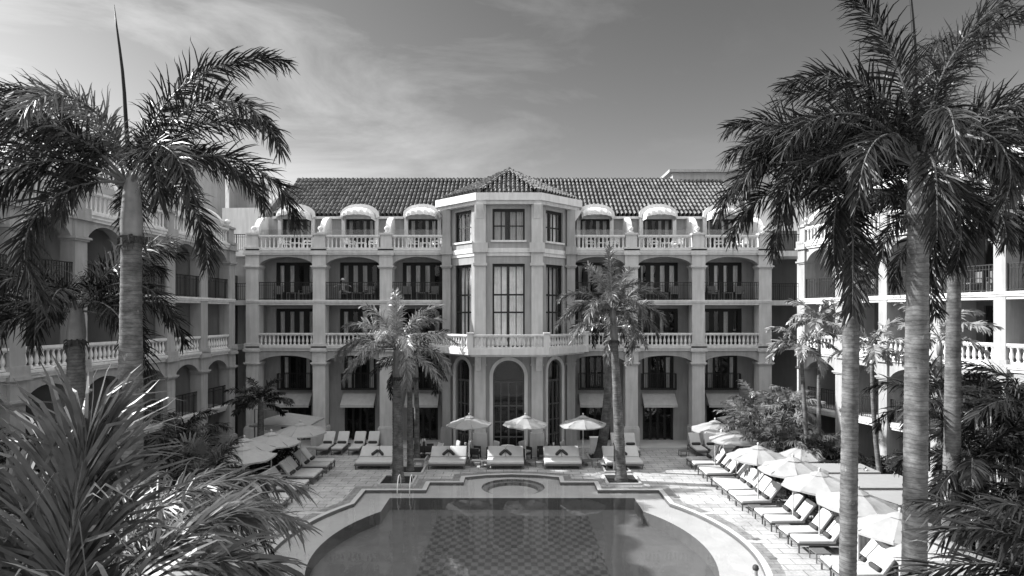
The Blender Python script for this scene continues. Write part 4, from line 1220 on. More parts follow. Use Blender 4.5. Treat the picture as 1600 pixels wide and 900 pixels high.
lean_palm('slanted palm trunk leaning away from the hedge, in front of sunlit arches', (14.9, 23.6, 0), P(1362, 560, 23.6), 12, 1.7, 33, bend=(-0.15, 0))
lean_palm('garden palm with feathery crown behind the slender tall palm', (15.9, 22.0, 0), P(1468, 545, 22.0), 12, 1.9, 34)
clump_palm('large dark areca palm clump filling the sunny garden beside the slender tall palm', (13.6, 16.6, 0), 5.6, 5, 9, 2.3, 41, 'leaf', ll=0.75, lw=0.05, n=52, lean=0.10, stem_r=0.06, spreadr=1.4)
clump_palm('second areca clump further back, against the sunlit wing balconies', (16.4, 19.6, 0), 5.3, 4, 8, 2.2, 42, 'leaf', ll=0.7, lw=0.05, n=46, lean=0.10, stem_r=0.06, spreadr=1.3)
clump_palm('low areca clump with drooping fronds below the sunlit wing terrace', (13.6, 14.0, 0), 3.6, 4, 9, 2.1, 43, 'leaf_dark', ll=0.65, lw=0.045, n=46, lean=0.15, stem_r=0.05, spreadr=1.2)
clump_palm('bushy bright palm clump beside the last flat parasol near the main block', (12.9, 30.3, 0), 2.6, 6, 9, 1.9, 44, 'leaf_sunlit', ll=0.55, lw=0.06, n=36, lean=0.18, spreadr=1.3)
clump_palm('bushy palm clump of arching fronds between loungers and slender palms', (13.2, 27.9, 0), 2.2, 6, 9, 1.8, 45, 'leaf_pale_lit', ll=0.5, lw=0.06, n=36, lean=0.2, spreadr=1.6)
clump_palm('tallest of the clumps at the corner of main block and sunlit wing', (14.2, 32.2, 0), 3.4, 5, 8, 2.0, 46, 'leaf_sunlit', ll=0.55, lw=0.06, n=36, lean=0.15, spreadr=1.2)
clump_palm('small dark palm clump under the slanted palm in front of the sunlit arches', (14.6, 25.2, 0), 1.7, 5, 8, 1.6, 47, 'leaf_dark', ll=0.5, lw=0.055, n=34, lean=0.2, spreadr=1.2)
clump_palm('young palm clump in the hedge gap behind the furthest cabana', (15.0, 24.3, 0), 1.6, 4, 8, 1.4, 48, 'leaf', ll=0.45, lw=0.05, n=34, lean=0.2, spreadr=1.0)
# shaded garden
clump_palm('dark cycad-like palm at the corner of the shaded wing and main block', (-13.3, 31.5, 0), 3.6, 1, 18, 2.0, 51, 'leaf_dark', ll=0.5, lw=0.06, n=40, lean=0.0, stem_r=0.2, droop=(50, 80))
clump_palm('dense dark palm clump hiding the base of the shaded wing', (-13.6, 24.0, 0), 2.6, 6, 9, 2.1, 52, 'leaf_dark', ll=0.55, lw=0.05, n=42, lean=0.15, spreadr=1.6)
clump_palm('tall dark palm clump right of the lone palm trunk, over the shaded arcade', (-12.7, 20.5, 0), 3.6, 5, 9, 2.2, 53, 'leaf_dark', ll=0.6, lw=0.05, n=46, lean=0.12, spreadr=1.4)
clump_palm('soft areca clump between the lone palm and the shaded loungers', (-9.6, 16.6, 0), 3.2, 6, 9, 2.2, 54, 'leaf', ll=0.6, lw=0.045, n=50, lean=0.14, spreadr=1.4)
clump_palm('areca clump behind the dark bushy palm in the shaded garden', (-14.5, 19.0, 0), 3.4, 5, 8, 2.2, 55, 'leaf_dark', ll=0.6, lw=0.05, n=46, lean=0.12, spreadr=1.4)
clump_palm('low areca fronds overhanging the paving near the shaded parasols', (-8.2, 12.6, 0), 3.0, 5, 9, 1.9, 56, 'leaf', ll=0.6, lw=0.04, n=52, lean=0.16, spreadr=1.2)

# fan palm, paler leaflets standing in for sun on it
rng = random.Random(61)
fp = thing('fan_palm', 'bright sunlit fan palm with stiff radiating leaves in the shaded garden', 'palm', (-10.2, 19.0, 0))
MB().tube([(0, 0, 0), (0.05, 0, 1.8), (0, 0, 3.2)], [0.09, 0.07, 0.06], 8).build('stem', M['trunk'], fp, smooth=True)
for k in range(9):
    mb = MB(); az = k * 2.4; el = R(80 - 12 * k)
    d = V((cos(az) * cos(el), sin(az) * cos(el), sin(el)))
    c0 = V((0, 0, 3.15)); c1 = c0 + d * 0.75
    mb.tube([c0, c1], [0.02, 0.014], 5, mi=1)
    side = V((-sin(az), cos(az), 0)); up = d.cross(side)
    for j in range(19):
        a = R(-115 + 230 * j / 18 + rng.uniform(-3, 3))
        dd = (d * cos(a) + side * sin(a) - up * 0.12).normalized(); l = (0.9 - 0.25 * abs(a) / 2) * rng.uniform(.9, 1.08)
        w = (d * -sin(a) + side * cos(a)).normalized() * 0.04
        q1, q2, q3 = c1 + dd * l * .45, c1 + dd * l * .8 + V((0, 0, -.03)), c1 + dd * l + V((0, 0, -.10))
        mb.add([c1, q1 + w, q1 - w, q2 + w * .7, q2 - w * .7, q3], [(0, 1, 2), (1, 3, 4, 2), (3, 5, 4)], 0)
    mb.build('leaf', [M['leaf_pale_lit'], M['rachis']], fp)

# near broad-leaved palms at the bottom left
def near_palm(label, base, z, specs, seed, leaf, group, **kw):
    rng = random.Random(seed)
    base = V(base)
    root = thing('coconut_palm', label, 'palm', (base.x, base.y, 0), 0, group)
    MB().tube(trunk_pts((0, 0, 0), (0, 0, z), (0.1, 0), 12), [0.13] * 13, 12).build('trunk', M['trunk'], root, smooth=True)
    for (az, el, L, dr, k2) in specs:
        mb = MB(); a = dict(n=84, ll=1.05, lw=0.034, rng=rng, plum=0.42, rad=0.026, ldroop=0.6, start=0.16, spread=52, tipk=0.45); a.update(kw); a.update(k2)
        lm = a.pop('leafmat', leaf)
        frond(mb, (0, 0, z), R(az), R(el), L, R(dr), **a)
        mb.build('frond', [M[lm], M['rachis']], root)
    return root
b4 = P(95, 1040, 4.3)
near_palm('near palm with broad upright glossy leaflets, closest plant beside the shaded garden', b4, b4.z - 0.1,
          [(80, 88, 1.75, 14, dict(ll=1.2, lw=0.036, n=104, spread=40, curl=0.1)),
           (150, 74, 1.7, 40, dict(ll=1.0, n=72)),
           (175, 58, 1.6, 45, dict(ll=0.95, n=72)),
           (-6, 62, 1.95, 75, dict(ll=0.72, n=90, lw=0.034)),
           (10, 50, 1.6, 70, dict(ll=0.7, n=80, lw=0.034)),
           (30, 64, 1.6, 50, dict(ll=0.8, leafmat='leaf_pale_lit')),  # this frond and the next paler, sunlight painted into the leaf colour
           (-25, 66, 1.5, 60, dict(ll=0.75, leafmat='leaf_pale_lit')),
           (205, 50, 1.5, 60, dict(ll=0.85))],
          71, 'leaf_broad', 'near palms at the garden edge')
b5 = P(150, 930, 6.8)
near_palm('feathery palm arching over the paving behind the broad-leaved near palm', b5, b5.z - 0.1,
          [(10, 72, 2.9, 100, dict(n=96, ll=0.66, lw=0.028)), (0, 64, 2.8, 98, dict(n=96, ll=0.62, lw=0.028)), (14, 56, 2.4, 84, dict(n=84, ll=0.62, lw=0.028)), (-6, 46, 2.3, 78, dict(n=84, ll=0.6, lw=0.028)), (28, 66, 2.3, 90, dict(n=80, ll=0.6, lw=0.028)), (60, 70, 2.2, 80, dict(n=70, ll=0.6, lw=0.028)),
           (100, 66, 2.2, 80, dict(n=64, ll=0.6, lw=0.028)), (160, 60, 2.2, 80, dict(n=64, ll=0.6, lw=0.028)), (200, 40, 2.2, 80, dict(n=64, ll=0.6, lw=0.028))],
          72, 'leaf_pale_lit', 'near palms at the garden edge', plum=0.4)
b6 = P(1725, 930, 6.4)
near_palm('near palm with fine spiky leaflets reaching in beside the cabanas', b6, b6.z,
          [(176, 48, 1.9, 62, dict(n=64, ll=0.7, lw=0.03)), (168, 25, 1.9, 55, dict(n=64, ll=0.7, lw=0.03)), (190, 30, 1.7, 60, dict(n=60, ll=0.7, lw=0.03)), (150, 55, 1.9, 70, dict(n=60, ll=0.65, lw=0.03)), (184, 70, 1.7, 70, dict(n=60, ll=0.6, lw=0.03)), (172, 5, 1.6, 50, dict(n=56, ll=0.6, lw=0.03))],
          73, 'leaf', 'near palms at the garden edge', plum=0.4)

# shrubs: leaf clumps spread through an uneven volume
def shrub(label, base, blobs, nleaf, seed, leaf='leaf_dark', size=0.16, flowers=0, name='shrub', cat='shrub', group='garden shrubs'):
    rng = random.Random(seed)
    root = thing(name, label, cat, base, 0, group)
    mb = MB(); tot = sum(b[3] ** 2 for b in blobs)
    spots = []
    for (x, y, z, r) in blobs:
        for i in range(int(nleaf * r * r / tot)):
            d = V((rng.gauss(0, 1), rng.gauss(0, 1), rng.gauss(0, 1))).normalized()
            rr = r * (rng.random() ** 0.4) * (0.8 + 0.35 * noise.noise(d * 2.3 + V((x, y, z))))
            p = V((x, y, z)) + V((d.x * rr, d.y * rr, d.z * rr * 0.8))
            if p.z < 0.03: continue
            out = (d + V((rng.gauss(0, .5), rng.gauss(0, .5), rng.gauss(0.25, .5)))).normalized()
            w = out.cross(V((rng.gauss(0, 1), rng.gauss(0, 1), rng.gauss(0, 1)))).normalized()
            l = size * rng.uniform(.6, 1.3)
            mb.add([p, p + out * l * .5 + w * l * .22, p + out * l - V((0, 0, l * .15)), p + out * l * .5 - w * l * .22], [(0, 1, 2, 3)])
            if rr > 0.75 * r: spots.append((p, out))
        mb.tube([(x * .5, y * .5, 0), (x, y, z)], [0.035, 0.012], 5, mi=1)
    mb.build('foliage', [M[leaf], M['trunk']], root)
    if flowers:
        fb = MB()
        for p, out in rng.sample(spots, min(flowers, len(spots))):
            if out.z < -0.1: continue
            c = p + out * 0.08
            for k in range(3):
                a = V((rng.gauss(0, 1), rng.gauss(0, 1), rng.gauss(0, 1))).normalized(); bb = a.cross(out).normalized(); s = 0.05
                fb.add([c - a * s, c + bb * s, c + a * s, c - bb * s], [(0, 1, 2, 3)])
        fb.build('blossom', M['flower'], root)
    return root
def row_blobs(seed, lx, ly, h, n, r):
    g = random.Random(seed)
    return [(lx * (i / (n - 1) - .5) + g.uniform(-.3, .3), ly * (i / (n - 1) - .5) + g.uniform(-.3, .3), h * g.uniform(.45, .9), r * g.uniform(.75, 1.2)) for i in range(n)]
shrub('dark glossy hedge with white blossoms behind the furthest cabana roof', (14.6, 23.6, 0), row_blobs(1, 2.2, -2.0, 1.9, 7, 0.95), 5200, 81, flowers=150, name='flowering_hedge', cat='hedge', group='flowering hedges behind the cabanas')
shrub('rounded flowering hedge behind the middle cabana roof, between two tall palm trunks', (15.3, 20.9, 0), row_blobs(2, 1.4, -2.2, 2.1, 7, 1.05), 5200, 82, flowers=150, name='flowering_hedge', cat='hedge', group='flowering hedges behind the cabanas')
shrub('flowering hedge behind the nearest cabana, beside the slender tall palm', (15.6, 18.4, 0), row_blobs(3, 0.8, -2.0, 2.2, 7, 1.0), 5000, 83, flowers=110, name='flowering_hedge', cat='hedge', group='flowering hedges behind the cabanas')
shrub('low dark bushes behind the loungers at the foot of the palm clumps', (12.9, 25.9, 0), row_blobs(4, 0.6, 3.0, 1.0, 7, 0.75), 3800, 84, 'leaf')
shrub('dark bushes under the slender palms in the sunny garden', (14.6, 27.0, 0), row_blobs(5, 1.0, 4.0, 1.5, 8, 0.95), 5000, 85, 'leaf_dark')
shrub('black-green bush beside the flat parasol in the shaded corner', (-12.6, 30.0, 0), row_blobs(6, 1.5, 2.5, 1.6, 7, 0.95), 4600, 86, 'leaf_dark')
shrub('dark shrubs along the foot of the shaded wing', (-14.2, 27.0, 0), row_blobs(7, 1.0, 6.0, 1.9, 9, 1.1), 6000, 87, 'leaf_dark')
shrub('dark undergrowth shrubs below the tall lone palm', (-10.6, 15.0, 0), row_blobs(8, 2.0, 5.0, 2.2, 9, 1.2), 6500, 88, 'leaf_dark')
shrub('dark broadleaf shrubs deep in the shaded garden behind the near palms', (-8.2, 10.2, 0), row_blobs(9, 3.0, 2.0, 2.6, 9, 1.3), 6500, 89, 'leaf_dark', size=0.2)
shrub('dark broadleaf shrubs beneath the areca clumps of the sunny garden', (14.8, 16.0, 0), row_blobs(10, 2.0, 5.0, 2.2, 9, 1.2), 6500, 90, 'leaf_dark', size=0.2)

# planters at the foot of the pool palms
def planter(label, c, s):
    r = thing('tree_planter', label, 'planter', (c.x, c.y, 0), 0, 'square tree planters in the deck')
    k = MB()
    for a, b_, c_, d in ((-s, s, -s, -s + .1), (-s, s, s - .1, s), (-s, -s + .1, -s + .1, s - .1), (s - .1, s, -s + .1, s - .1)): k.box(a, b_, c_, d, 0.004, 0.10)
    k.build('kerb', M['coping'], r)
    MB().box(-s + .1, s - .1, -s + .1, s - .1, 0.004, 0.05).build('soil_bed', M['soil'], r)
planter('square kerbed planter holding the grey royal palm beside the pool steps', G(622, 752), 0.85)
planter('square planter around the slim dark-crowned palm in shade', G(641, 736), 0.75)
planter('planter around the pale-trunked slim palm at the terrace edge', G(652, 716), 0.6)
planter('square planter holding the flared royal palm on the sunny side', G(971, 751), 0.85)
planter('square planter around the thin pale palm on the sunny side', G(962, 734), 0.7)
planter('planter around the leaning curved palm by the tower', G(937, 715), 0.7)

# ---------------------------------------------------------------- furniture
# umbrella: pole at origin
def umbrella(label, loc, rz=0.2, R_=1.28, ze=2.25, za=2.66, group='white octagonal parasols', pole='pole', slim=0.0):
    root = thing('parasol', label, 'parasol', loc, rz, group)
    n = 8; mb = MB(); vs = []; fs = []
    rows = 7
    for j in range(rows + 1):
        t = j / rows
        for k in range(n * 4):
            a = 2 * pi * k / (n * 4); ph = (k % 4) / 4
            # straight panels between ribs, sagging slightly
            e = cos(pi / n) / cos((ph - 0.5) * 2 * pi / n)
            r = R_ * (0.05 + 0.95 * t) * e
            z = za - (za - ze) * (t ** 1.12) - 0.035 * sin(pi * ph) * t
            vs.append((r * cos(a), r * sin(a), z))
    m = n * 4
    for j in range(rows):
        for k in range(m):
            k2 = (k + 1) % m
            fs.append((j * m + k, (j + 1) * m + k, (j + 1) * m + k2, j * m + k2))
    b = len(vs)
    for k in range(m):
        p = vs[rows * m + k]; vs.append((p[0] * 1.005, p[1] * 1.005, p[2] - 0.06))
    for k in range(m):
        k2 = (k + 1) % m; fs.append((rows * m + k, b + k, b + k2, rows * m + k2))
    mb.add(vs, fs)
    can = mb.build('canopy', M['canvas'], root)
    # small vent cap
    cv = []; cf = []
    for j, (rr, zz) in enumerate(((0.02, za + 0.08), (0.14, za + 0.045), (0.32, za - 0.04))):
        for k in range(n): cv.append((rr * cos(2 * pi * k / n), rr * sin(2 * pi * k / n), zz))
    for j in range(2):
        for k in range(n): cf.append((j * n + k, (j + 1) * n + k, (j + 1) * n + (k + 1) % n, j * n + (k + 1) % n))
    put('vent_cap', MB().add(cv, cf).mesh('vent_cap', M['canvas']), can)
    MB().tube([(0, 0, 0.0), (0, 0, za + 0.1)], 0.028, 10).build('pole', M[pole], root, smooth='auto')
    MB().lathe([(0.03, 0), (0.05, 0.02), (0.03, 0.05), (0.05, 0.08), (0.045, 0.12), (0.01, 0.14)], 10, (0, 0, za + 0.06)).build('finial', M[pole], root, smooth=True)
    rb = MB()
    for k in range(n):
        a = 2 * pi * k / n
        rb.tube([(0.04 * cos(a), 0.04 * sin(a), za - 0.02), (R_ * .98 * cos(a), R_ * .98 * sin(a), ze - 0.0)], 0.012, 4)
        rb.tube([(0.05 * cos(a), 0.05 * sin(a), ze - 0.1), (R_ * .5 * cos(a), R_ * .5 * sin(a), (za + ze) / 2 - 0.03)], 0.009, 4)
    rb.build('ribs', M['pole_dark'], root)
    MB().box(-0.25, 0.25, -0.25, 0.25, 0.004, 0.06).lathe([(0.06, 0.06), (0.045, 0.3)], 10).build('base', M['pole_dark'], root)
    return root
u0 = umbrella('plain shaded white parasol over the first daybed from the shaded side', ((733 - 800) * 32.9 / F, 33.0, 0))
def ucopy(label, x, Y, rz=0.2, sc=1.0, zs=1.0, group='white octagonal parasols'):
    o = dup(u0, (x, Y, 0), rz, label, group); o.scale = (sc, sc, zs); return o
ucopy('half-lit white parasol in front of the tower arch, over the middle daybeds', (821 - 800) * 33 / F, 33.0, 0.25)
ucopy('sunlit white parasol by the tower with an emblem on its cover', (911 - 800) * 33 / F, 33.0, 0.0)
RU = [(10.75, 31.5), (10.85, 28.8), (10.5, 25.4), (11.0, 23.3), (10.95, 21.2), (11.05, 19.0), (10.95, 16.8), (10.75, 14.7)]
for i, (x, Y) in enumerate(RU):
    ucopy(f'sunlit white parasol over the sunny lounger row, {ORD[i]} counting from the hotel', x, Y, 0.1 + 0.13 * i, 1.0, 1.0, 'parasols over the sunny lounger row')
ucopy('smaller white parasol behind the sunny row, next to the furthest cabana', 12.5, 25.7, 0.3, 0.72, 0.98, 'parasols over the sunny lounger row')
LU = [(-10.95, 30.8), (-11.45, 28.3), (-12.1, 26.9), (-11.4, 25.2)]
for i, (x, Y) in enumerate(LU):
    ucopy(f'white parasol in shade over the shaded lounger row, {ORD[i]} from the hotel', x, Y, 0.15 * i, 1.06, 1.0, 'parasols over the shaded lounger row')
for k, o in enumerate([o for o in COL.objects if o.name.startswith('canopy') and o.parent and o.parent.name.startswith('parasol')]):
    me = o.data.copy(); o.data = me; g = random.Random(k)
    sd = V((k * 3.1, k * 1.7, 0)); tl = (g.uniform(-.03, .03), g.uniform(-.03, .03))
    for v in me.vertices:
        r_ = v.co.xy.length
        v.co.z += (noise.noise(v.co * 2.2 + sd) * 0.05 + noise.noise(v.co * 6 + sd) * 0.018) * min(1, r_) + tl[0] * v.co.x + tl[1] * v.co.y
for lab, px, py in (('small dark drain in the deck nearest the flared palm', 1057, 777), ('small dark drain outside the tile band halfway along the sunny deck', 1181, 842), ('small dark drain outside the tile band nearest the seated person', 1207, 872)):
    c = G(px, py)
    d = MB().box(-.14, .14, -.10, .10, 0.004, 0.012)
    for k in range(5): d.box(-.12 + k * .05, -.10 + k * .05, -.085, .085, .012, .02)
    o = d.build('deck_drain', M['pole_dark'], None, (c.x, c.y, 0)); tag(o, lab, 'drain', 'drains in the deck')
# emblem on the third parasol's sunlit cover
em = MB()
for k in range(14):
    a0, a1 = 2 * pi * k / 14, 2 * pi * (k + 1) / 14
    f = lambda a, r: V((0.93 + r * cos(a) * 0.9, -0.30 + r * sin(a), 0))
    z = lambda p: 2.66 - 0.41 * ((sqrt(p.x ** 2 + p.y ** 2) / 1.22 - 0.05) / 0.95) ** 1.12 + 0.035
    q = [f(a0, .07), f(a0, .13), f(a1, .13), f(a1, .07)]
    em.add([(p.x, p.y, z(p)) for p in q], [(0, 1, 2, 3)])
third = [o for o in COL.objects if o.get('label', '').startswith('sunlit white parasol by the tower')][0]
em.build('emblem', M['dark_cloth'], third)

# flat side-post parasols
def flat_parasol(label, loc, w, d, rz):
    root = thing('side_post_parasol', label, 'parasol', loc, rz, 'flat square parasols at the back corners')
    n = 4; mb = MB(); vs = [(0, 0, 2.75)]
    pts = [(-w / 2, -d / 2), (0, -d / 2), (w / 2, -d / 2), (w / 2, 0), (w / 2, d / 2), (0, d / 2), (-w / 2, d / 2), (-w / 2, 0)]
    for p in pts: vs.append((p[0], p[1], 2.25 + (0.03 if 0 in p else 0)))
    for p in pts: vs.append((p[0], p[1], 2.17))
    fs = [(0, 1 + k, 1 + (k + 1) % 8) for k in range(8)] + [(1 + k, 9 + k, 9 + (k + 1) % 8, 1 + (k + 1) % 8) for k in range(8)]
    mb.add(vs, fs).build('canopy', M['canvas'], root)
    MB().tube([(w / 2 + .25, 0, 0), (w / 2 + .25, 0, 2.95), (0, 0, 2.85), (0, 0, 2.6)], 0.04, 8).build('side_post', M['pole_dark'], root)
    MB().box(w / 2 - .1, w / 2 + .6, -.35, .35, 0.004, 0.09).build('base', M['pole_dark'], root)
flat_parasol('low flat white parasol in front of the main block, shaded corner', ((447 - 800) * 33.5 / F, 33.8, 0), 3.3, 2.6, pi)
flat_parasol('flat white parasol half hidden by palm clumps, sunny corner of the main block', ((1168 - 800) * 33.8 / F, 33.9, 0), 2.6, 2.4, 0)

# sun lounger: foot end at x=0, head towards +x
def lounger_proto(label, loc, rz, group):
    root = thing('sun_lounger', label, 'sun lounger', loc, rz, group)
    fr = MB()
    for y in (-0.33, 0.29): fr.box(0, 1.95, y, y + 0.04, 0.26, 0.32)
    for x in (0.0, 0.65, 1.2, 1.91): fr.box(x, x + 0.04, -0.29, 0.29, 0.265, 0.315)
    fr.build('frame', M['frame_metal'], root)
    lg = MB().box(-0.025, 0.025, -0.02, 0.02, 0.0, 0.262).mesh('leg', M['frame_metal'])
    for x in (0.06, 1.85):
        for y in (-0.31, 0.31): put('leg', lg, root, (x, y, 0))
    MB().rbox(1.32, 0.68, 0.13, 0.05, Matrix.Translation((0.68, 0, 0.39)), 3).build('seat_cushion', M['cushion'], root, smooth=True)
    A = rotM('Y', R(-52), (1.27, 0, 0.36))
    bf = MB()
    for y in (-0.31, 0.27): bf.box(0, 0.82, y, y + 0.04, -0.03, 0.0, M=A)
    bf.box(0.78, 0.82, -0.27, 0.27, -0.03, 0.0, M=A)
    for y in (-0.27, 0.24): bf.tube([A @ V((0.6, y + .015, -0.02)), (1.88, y + .015, 0.30)], 0.015, 5)
    bf.build('backrest_frame', M['frame_metal'], root)
    MB().rbox(0.88, 0.68, 0.13, 0.05, A @ Matrix.Translation((0.42, 0, 0.07)), 3).build('back_cushion', M['cushion'], root, smooth=True)
    return root
ROW = [32.7, 31.9, 30.7, 29.95, 28.65, 27.95, 27.2, 26.3, 25.5, 23.9, 23.1, 21.85, 21.05, 19.1, 18.35, 16.6, 15.85]
XF = [9.66, 9.66, 9.66, 9.66, 9.66, 9.68, 9.68, 9.68, 9.68, 9.85, 9.88, 9.92, 9.95, 10.02, 10.02, 10.05, 10.05]
gS = 'white loungers in the sunny row'
tw_rng = random.Random(77)
def towel_proto(label, loc, rz):
    o = MB().tube([(0, -0.26, 0), (0, -0.2, 0), (0, 0.2, 0), (0, 0.26, 0)], [0.06, 0.085, 0.085, 0.06], 12).build('bolster', M['dark_cloth'], None, loc, rz, smooth=True)
    return tag(o, label, 'bolster', 'dark bolsters on the loungers')
l0 = None; t0 = None
for i, (Y, x) in enumerate(zip(ROW, XF)):
    lab = f'white cushioned lounger in the sunny row, {ORD[i]} counting from the hotel'
    tl = f'dark rolled bolster on the {ORD[i]} lounger from the hotel, sunny row'
    rz = tw_rng.uniform(-0.07, 0.07)
    if l0 is None:
        l0 = lounger_proto(lab, (x, Y, 0), rz, gS)
    else:
        dup(l0, (x, Y, 0), rz, lab, gS)
    p = (x + 1.17, Y, 0.535)
    if t0 is None: t0 = towel_proto(tl, p, rz)
    else:
        c = t0.copy(); COL.objects.link(c); c.location = p; c.rotation_euler = (0, 0, tw_rng.uniform(-.1, .1)); c['label'] = tl; c['group'] = 'dark bolsters on the loungers'
def bolster(label, p, rz=0.0, rx=0.0, grp='dark bolsters on the loungers'):
    c = t0.copy(); COL.objects.link(c); c.location = p; c.rotation_euler = (rx, 0, rz); c['label'] = label; c['group'] = grp; return c
t0['group'] = 'dark bolsters on the loungers'
for i, Y in enumerate([32.3, 31.45, 30.2, 29.4, 28.1, 27.3, 26.0, 25.2]):
    dup(l0, (-9.66, Y, 0), pi + tw_rng.uniform(-.03, .03), f'white lounger in the shaded row, {ORD[i]} counting from the hotel', 'white loungers in the shaded row')
    bolster(f'dark rolled bolster on the {ORD[i]} lounger from the hotel, shaded row', (-9.66 - 1.17, Y, 0.535))
for i, x in enumerate([-11.25, -10.38, -9.35, -8.5]):
    dup(l0, (x, 35.15, 0), pi / 2, f'white lounger facing the pool under the shaded arcade, {ORD[i]} counting from the flat parasol', 'loungers lined up before the shaded arcade')
    bolster(f'dark bolster on the {ORD[i]} arcade lounger counting from the flat parasol', (x, 35.15 + 1.17, 0.535), pi / 2)
for i, (x, lab) in enumerate([(11.1, 'lounger facing the pool in the sunny corner, beside a small side table'), (12.0, 'lounger facing the pool half hidden by the first parasol of the sunny row'), (6.35, 'white lounger behind the last daybed, next to the leaning palm'), (7.15, 'white lounger behind the last daybed, further from the leaning palm')]):
    dup(l0, (x, 34.7, 0), pi / 2, lab, 'loungers before the sunny arcade')
    bolster('dark bolster on the ' + lab.replace('white ', '').replace('facing the pool ', ''), (x, 34.7 + 1.17, 0.535), pi / 2)

# side tables
def side_table(label, loc, rz=0, s=0.26, h=0.34, first=[None]):
    if first[0] is not None: return dup(first[0], loc, rz, label)
    r = thing('side_table', label, 'side table', loc, rz, 'low side tables by the loungers')
    MB().rbox(2 * s, 2 * s, 0.035, 0.008, Matrix.Translation((0, 0, h - 0.018)), 1).build('tabletop', M['frame_metal'], r)
    lg = MB().box(-.015, .015, -.015, .015, 0, h - 0.035).mesh('leg', M['frame_metal'])
    for x in (-s + .03, s - .03):
        for y in (-s + .03, s - .03): put('leg', lg, r, (x, y, 0))
    first[0] = r; return r
for lab, x, Y in (('dark side table after the ninth lounger of the sunny row', 10.15, 24.75), ('dark side table after the eleventh lounger of the sunny row', 10.3, 22.45), ('dark side table after the thirteenth lounger of the sunny row', 10.4, 20.1),
                  ('dark side table after the fifteenth lounger of the sunny row', 10.5, 17.5), ('low side table at the foot of the sunny corner lounger', 10.1, 35.0),
                  ('side table between first and second daybed, next to the planter palm', -5.1, 32.5), ('side table at the shaded outer end of the first daybed', -8.1, 32.5), ('side table under the shaded parasol between daybeds', -1.95, 32.6), ('side table between second and third daybed, near the shaded parasol pole', -1.35, 32.6),
                  ('side table under the half-lit parasol between daybeds', 1.05, 32.6), ('side table under the sunlit tower parasol between daybeds', 4.15, 32.6), ('side table beside the last daybed near the leaning palm', 4.95, 32.5)):
    side_table(lab, (x, Y, 0))

# double daybeds: feet towards the camera
def daybed(label, loc, first=[None]):
    if first[0] is not None: return dup(first[0], loc, 0, label)
    r = thing('daybed', label, 'daybed', loc, 0, 'double daybeds along the pool terrace')
    fr = MB(); fr.box(-1.02, 1.02, 0, 0.05, 0.20, 0.27); fr.box(-1.02, 1.02, 1.75, 1.8, 0.20, 0.27); fr.box(-1.02, -0.97, .05, 1.75, .20, .27); fr.box(.97, 1.02, .05, 1.75, .20, .27)
    fr.build('frame', M['frame_metal'], r)
    lg = MB().box(-.03, .03, -.03, .03, 0, .20).mesh('leg', M['frame_metal'])
    for x in (-.95, .95):
        for y in (.06, 1.74): put('leg', lg, r, (x, y, 0))
    MB().rbox(2.0, 1.2, 0.16, 0.05, Matrix.Translation((0, 0.62, 0.35)), 3).build('seat_cushion', M['cushion'], r, smooth=True)
    A = rotM('X', R(36), (0, 1.12, 0.36))
    for x in (-0.5, 0.5):
        MB().rbox(0.985, 0.78, 0.15, 0.05, A @ Matrix.Translation((x, 0.38, 0.08)), 3).build('back_cushion', M['cushion'], r, smooth=True)
    MB().box(-1.0, 1.0, -.02, .76, -.03, -.005, M=A).build('backrest', M['frame_metal'], r)
    first[0] = r; return r
DBX = [(-7.45, 'first daybed, behind the grey planter palm'), (-3.52, 'second daybed, beside the shaded parasol'), (-0.36, 'third daybed, in front of the tower arch'), (2.75, 'fourth daybed, beside the sunlit tower parasol'), (6.05, 'fifth daybed, behind the sunny planter palm')]
for x, lab in DBX:
    daybed('white double ' + lab, (x, 31.9, 0))
    for s in (-1, 1):
        c = bolster(f'dark bolster leaning {"towards the tower axis" if s * x < 0 else "away from the tower axis"} on the ' + lab.split(',')[0], (x + s * 0.17, 33.07, 0.665), 0.0, 0.0, 'crossed bolsters on the daybeds')
        c.rotation_euler = (0, R(90 - 90), 0)
        c.rotation_mode = 'XYZ'
        d = V((s * 0.64, -0.62, -0.45)).normalized()
        c.rotation_euler = d.to_track_quat('Y', 'Z').to_euler(); c.scale = (0.95, 0.82, 0.95)

# café chairs and tables under the tower
def cafe_chair(label, loc, rz, first=[None]):
    if first[0] is not None: return dup(first[0], loc, rz, label)
    r = thing('wicker_armchair', label, 'chair', loc, rz, 'wicker armchairs on the terrace')
    MB().rbox(.62, .6, .12, .02, Matrix.Translation((0, 0, .34)), 1).build('seat', M['wicker'], r)
    MB().rbox(.62, .08, .55, .02, rotM('X', R(-8), (0, .28, .64)), 1).build('backrest', M['wicker'], r)
    ar = MB().rbox(.07, .56, .30, .02, Matrix.Translation((0, 0, .52)), 1).mesh('arm', M['wicker'])
    for s in (-.29, .29): put('arm', ar, r, (s, -.01, 0))
    lg = MB().box(-.03, .03, -.03, .03, 0, .28).mesh('leg', M['wicker'])
    for x in (-.27, .27):
        for y in (-.26, .26): put('leg', lg, r, (x, y, 0))
    MB().rbox(.5, .5, .11, .04, Matrix.Translation((0, -.02, .455)), 2).build('seat_cushion', M['grey_cushion'], r, smooth=True)
    MB().rbox(.5, .11, .5, .04, rotM('X', R(-10), (0, .2, .76)), 2).build('back_cushion', M['grey_cushion'], r, smooth=True)
    first[0] = r; return r
def cafe_table(label, loc, top, rad=.42, first={}):
    if top in first: return dup(first[top], loc, 0, label)
    r = thing('round_table', label, 'table', loc, 0, 'round café tables on the terrace')
    MB().lathe([(rad, .70), (rad + .02, .715), (rad, .74)], 24).build('tabletop', M[top], r, smooth='auto')
    MB().lathe([(.25, 0), (.24, .03), (.05, .06), (.045, .70)], 14).build('pedestal', M[top], r, smooth='auto')
    for k in range(3):
        pass
    first[top] = r; return r
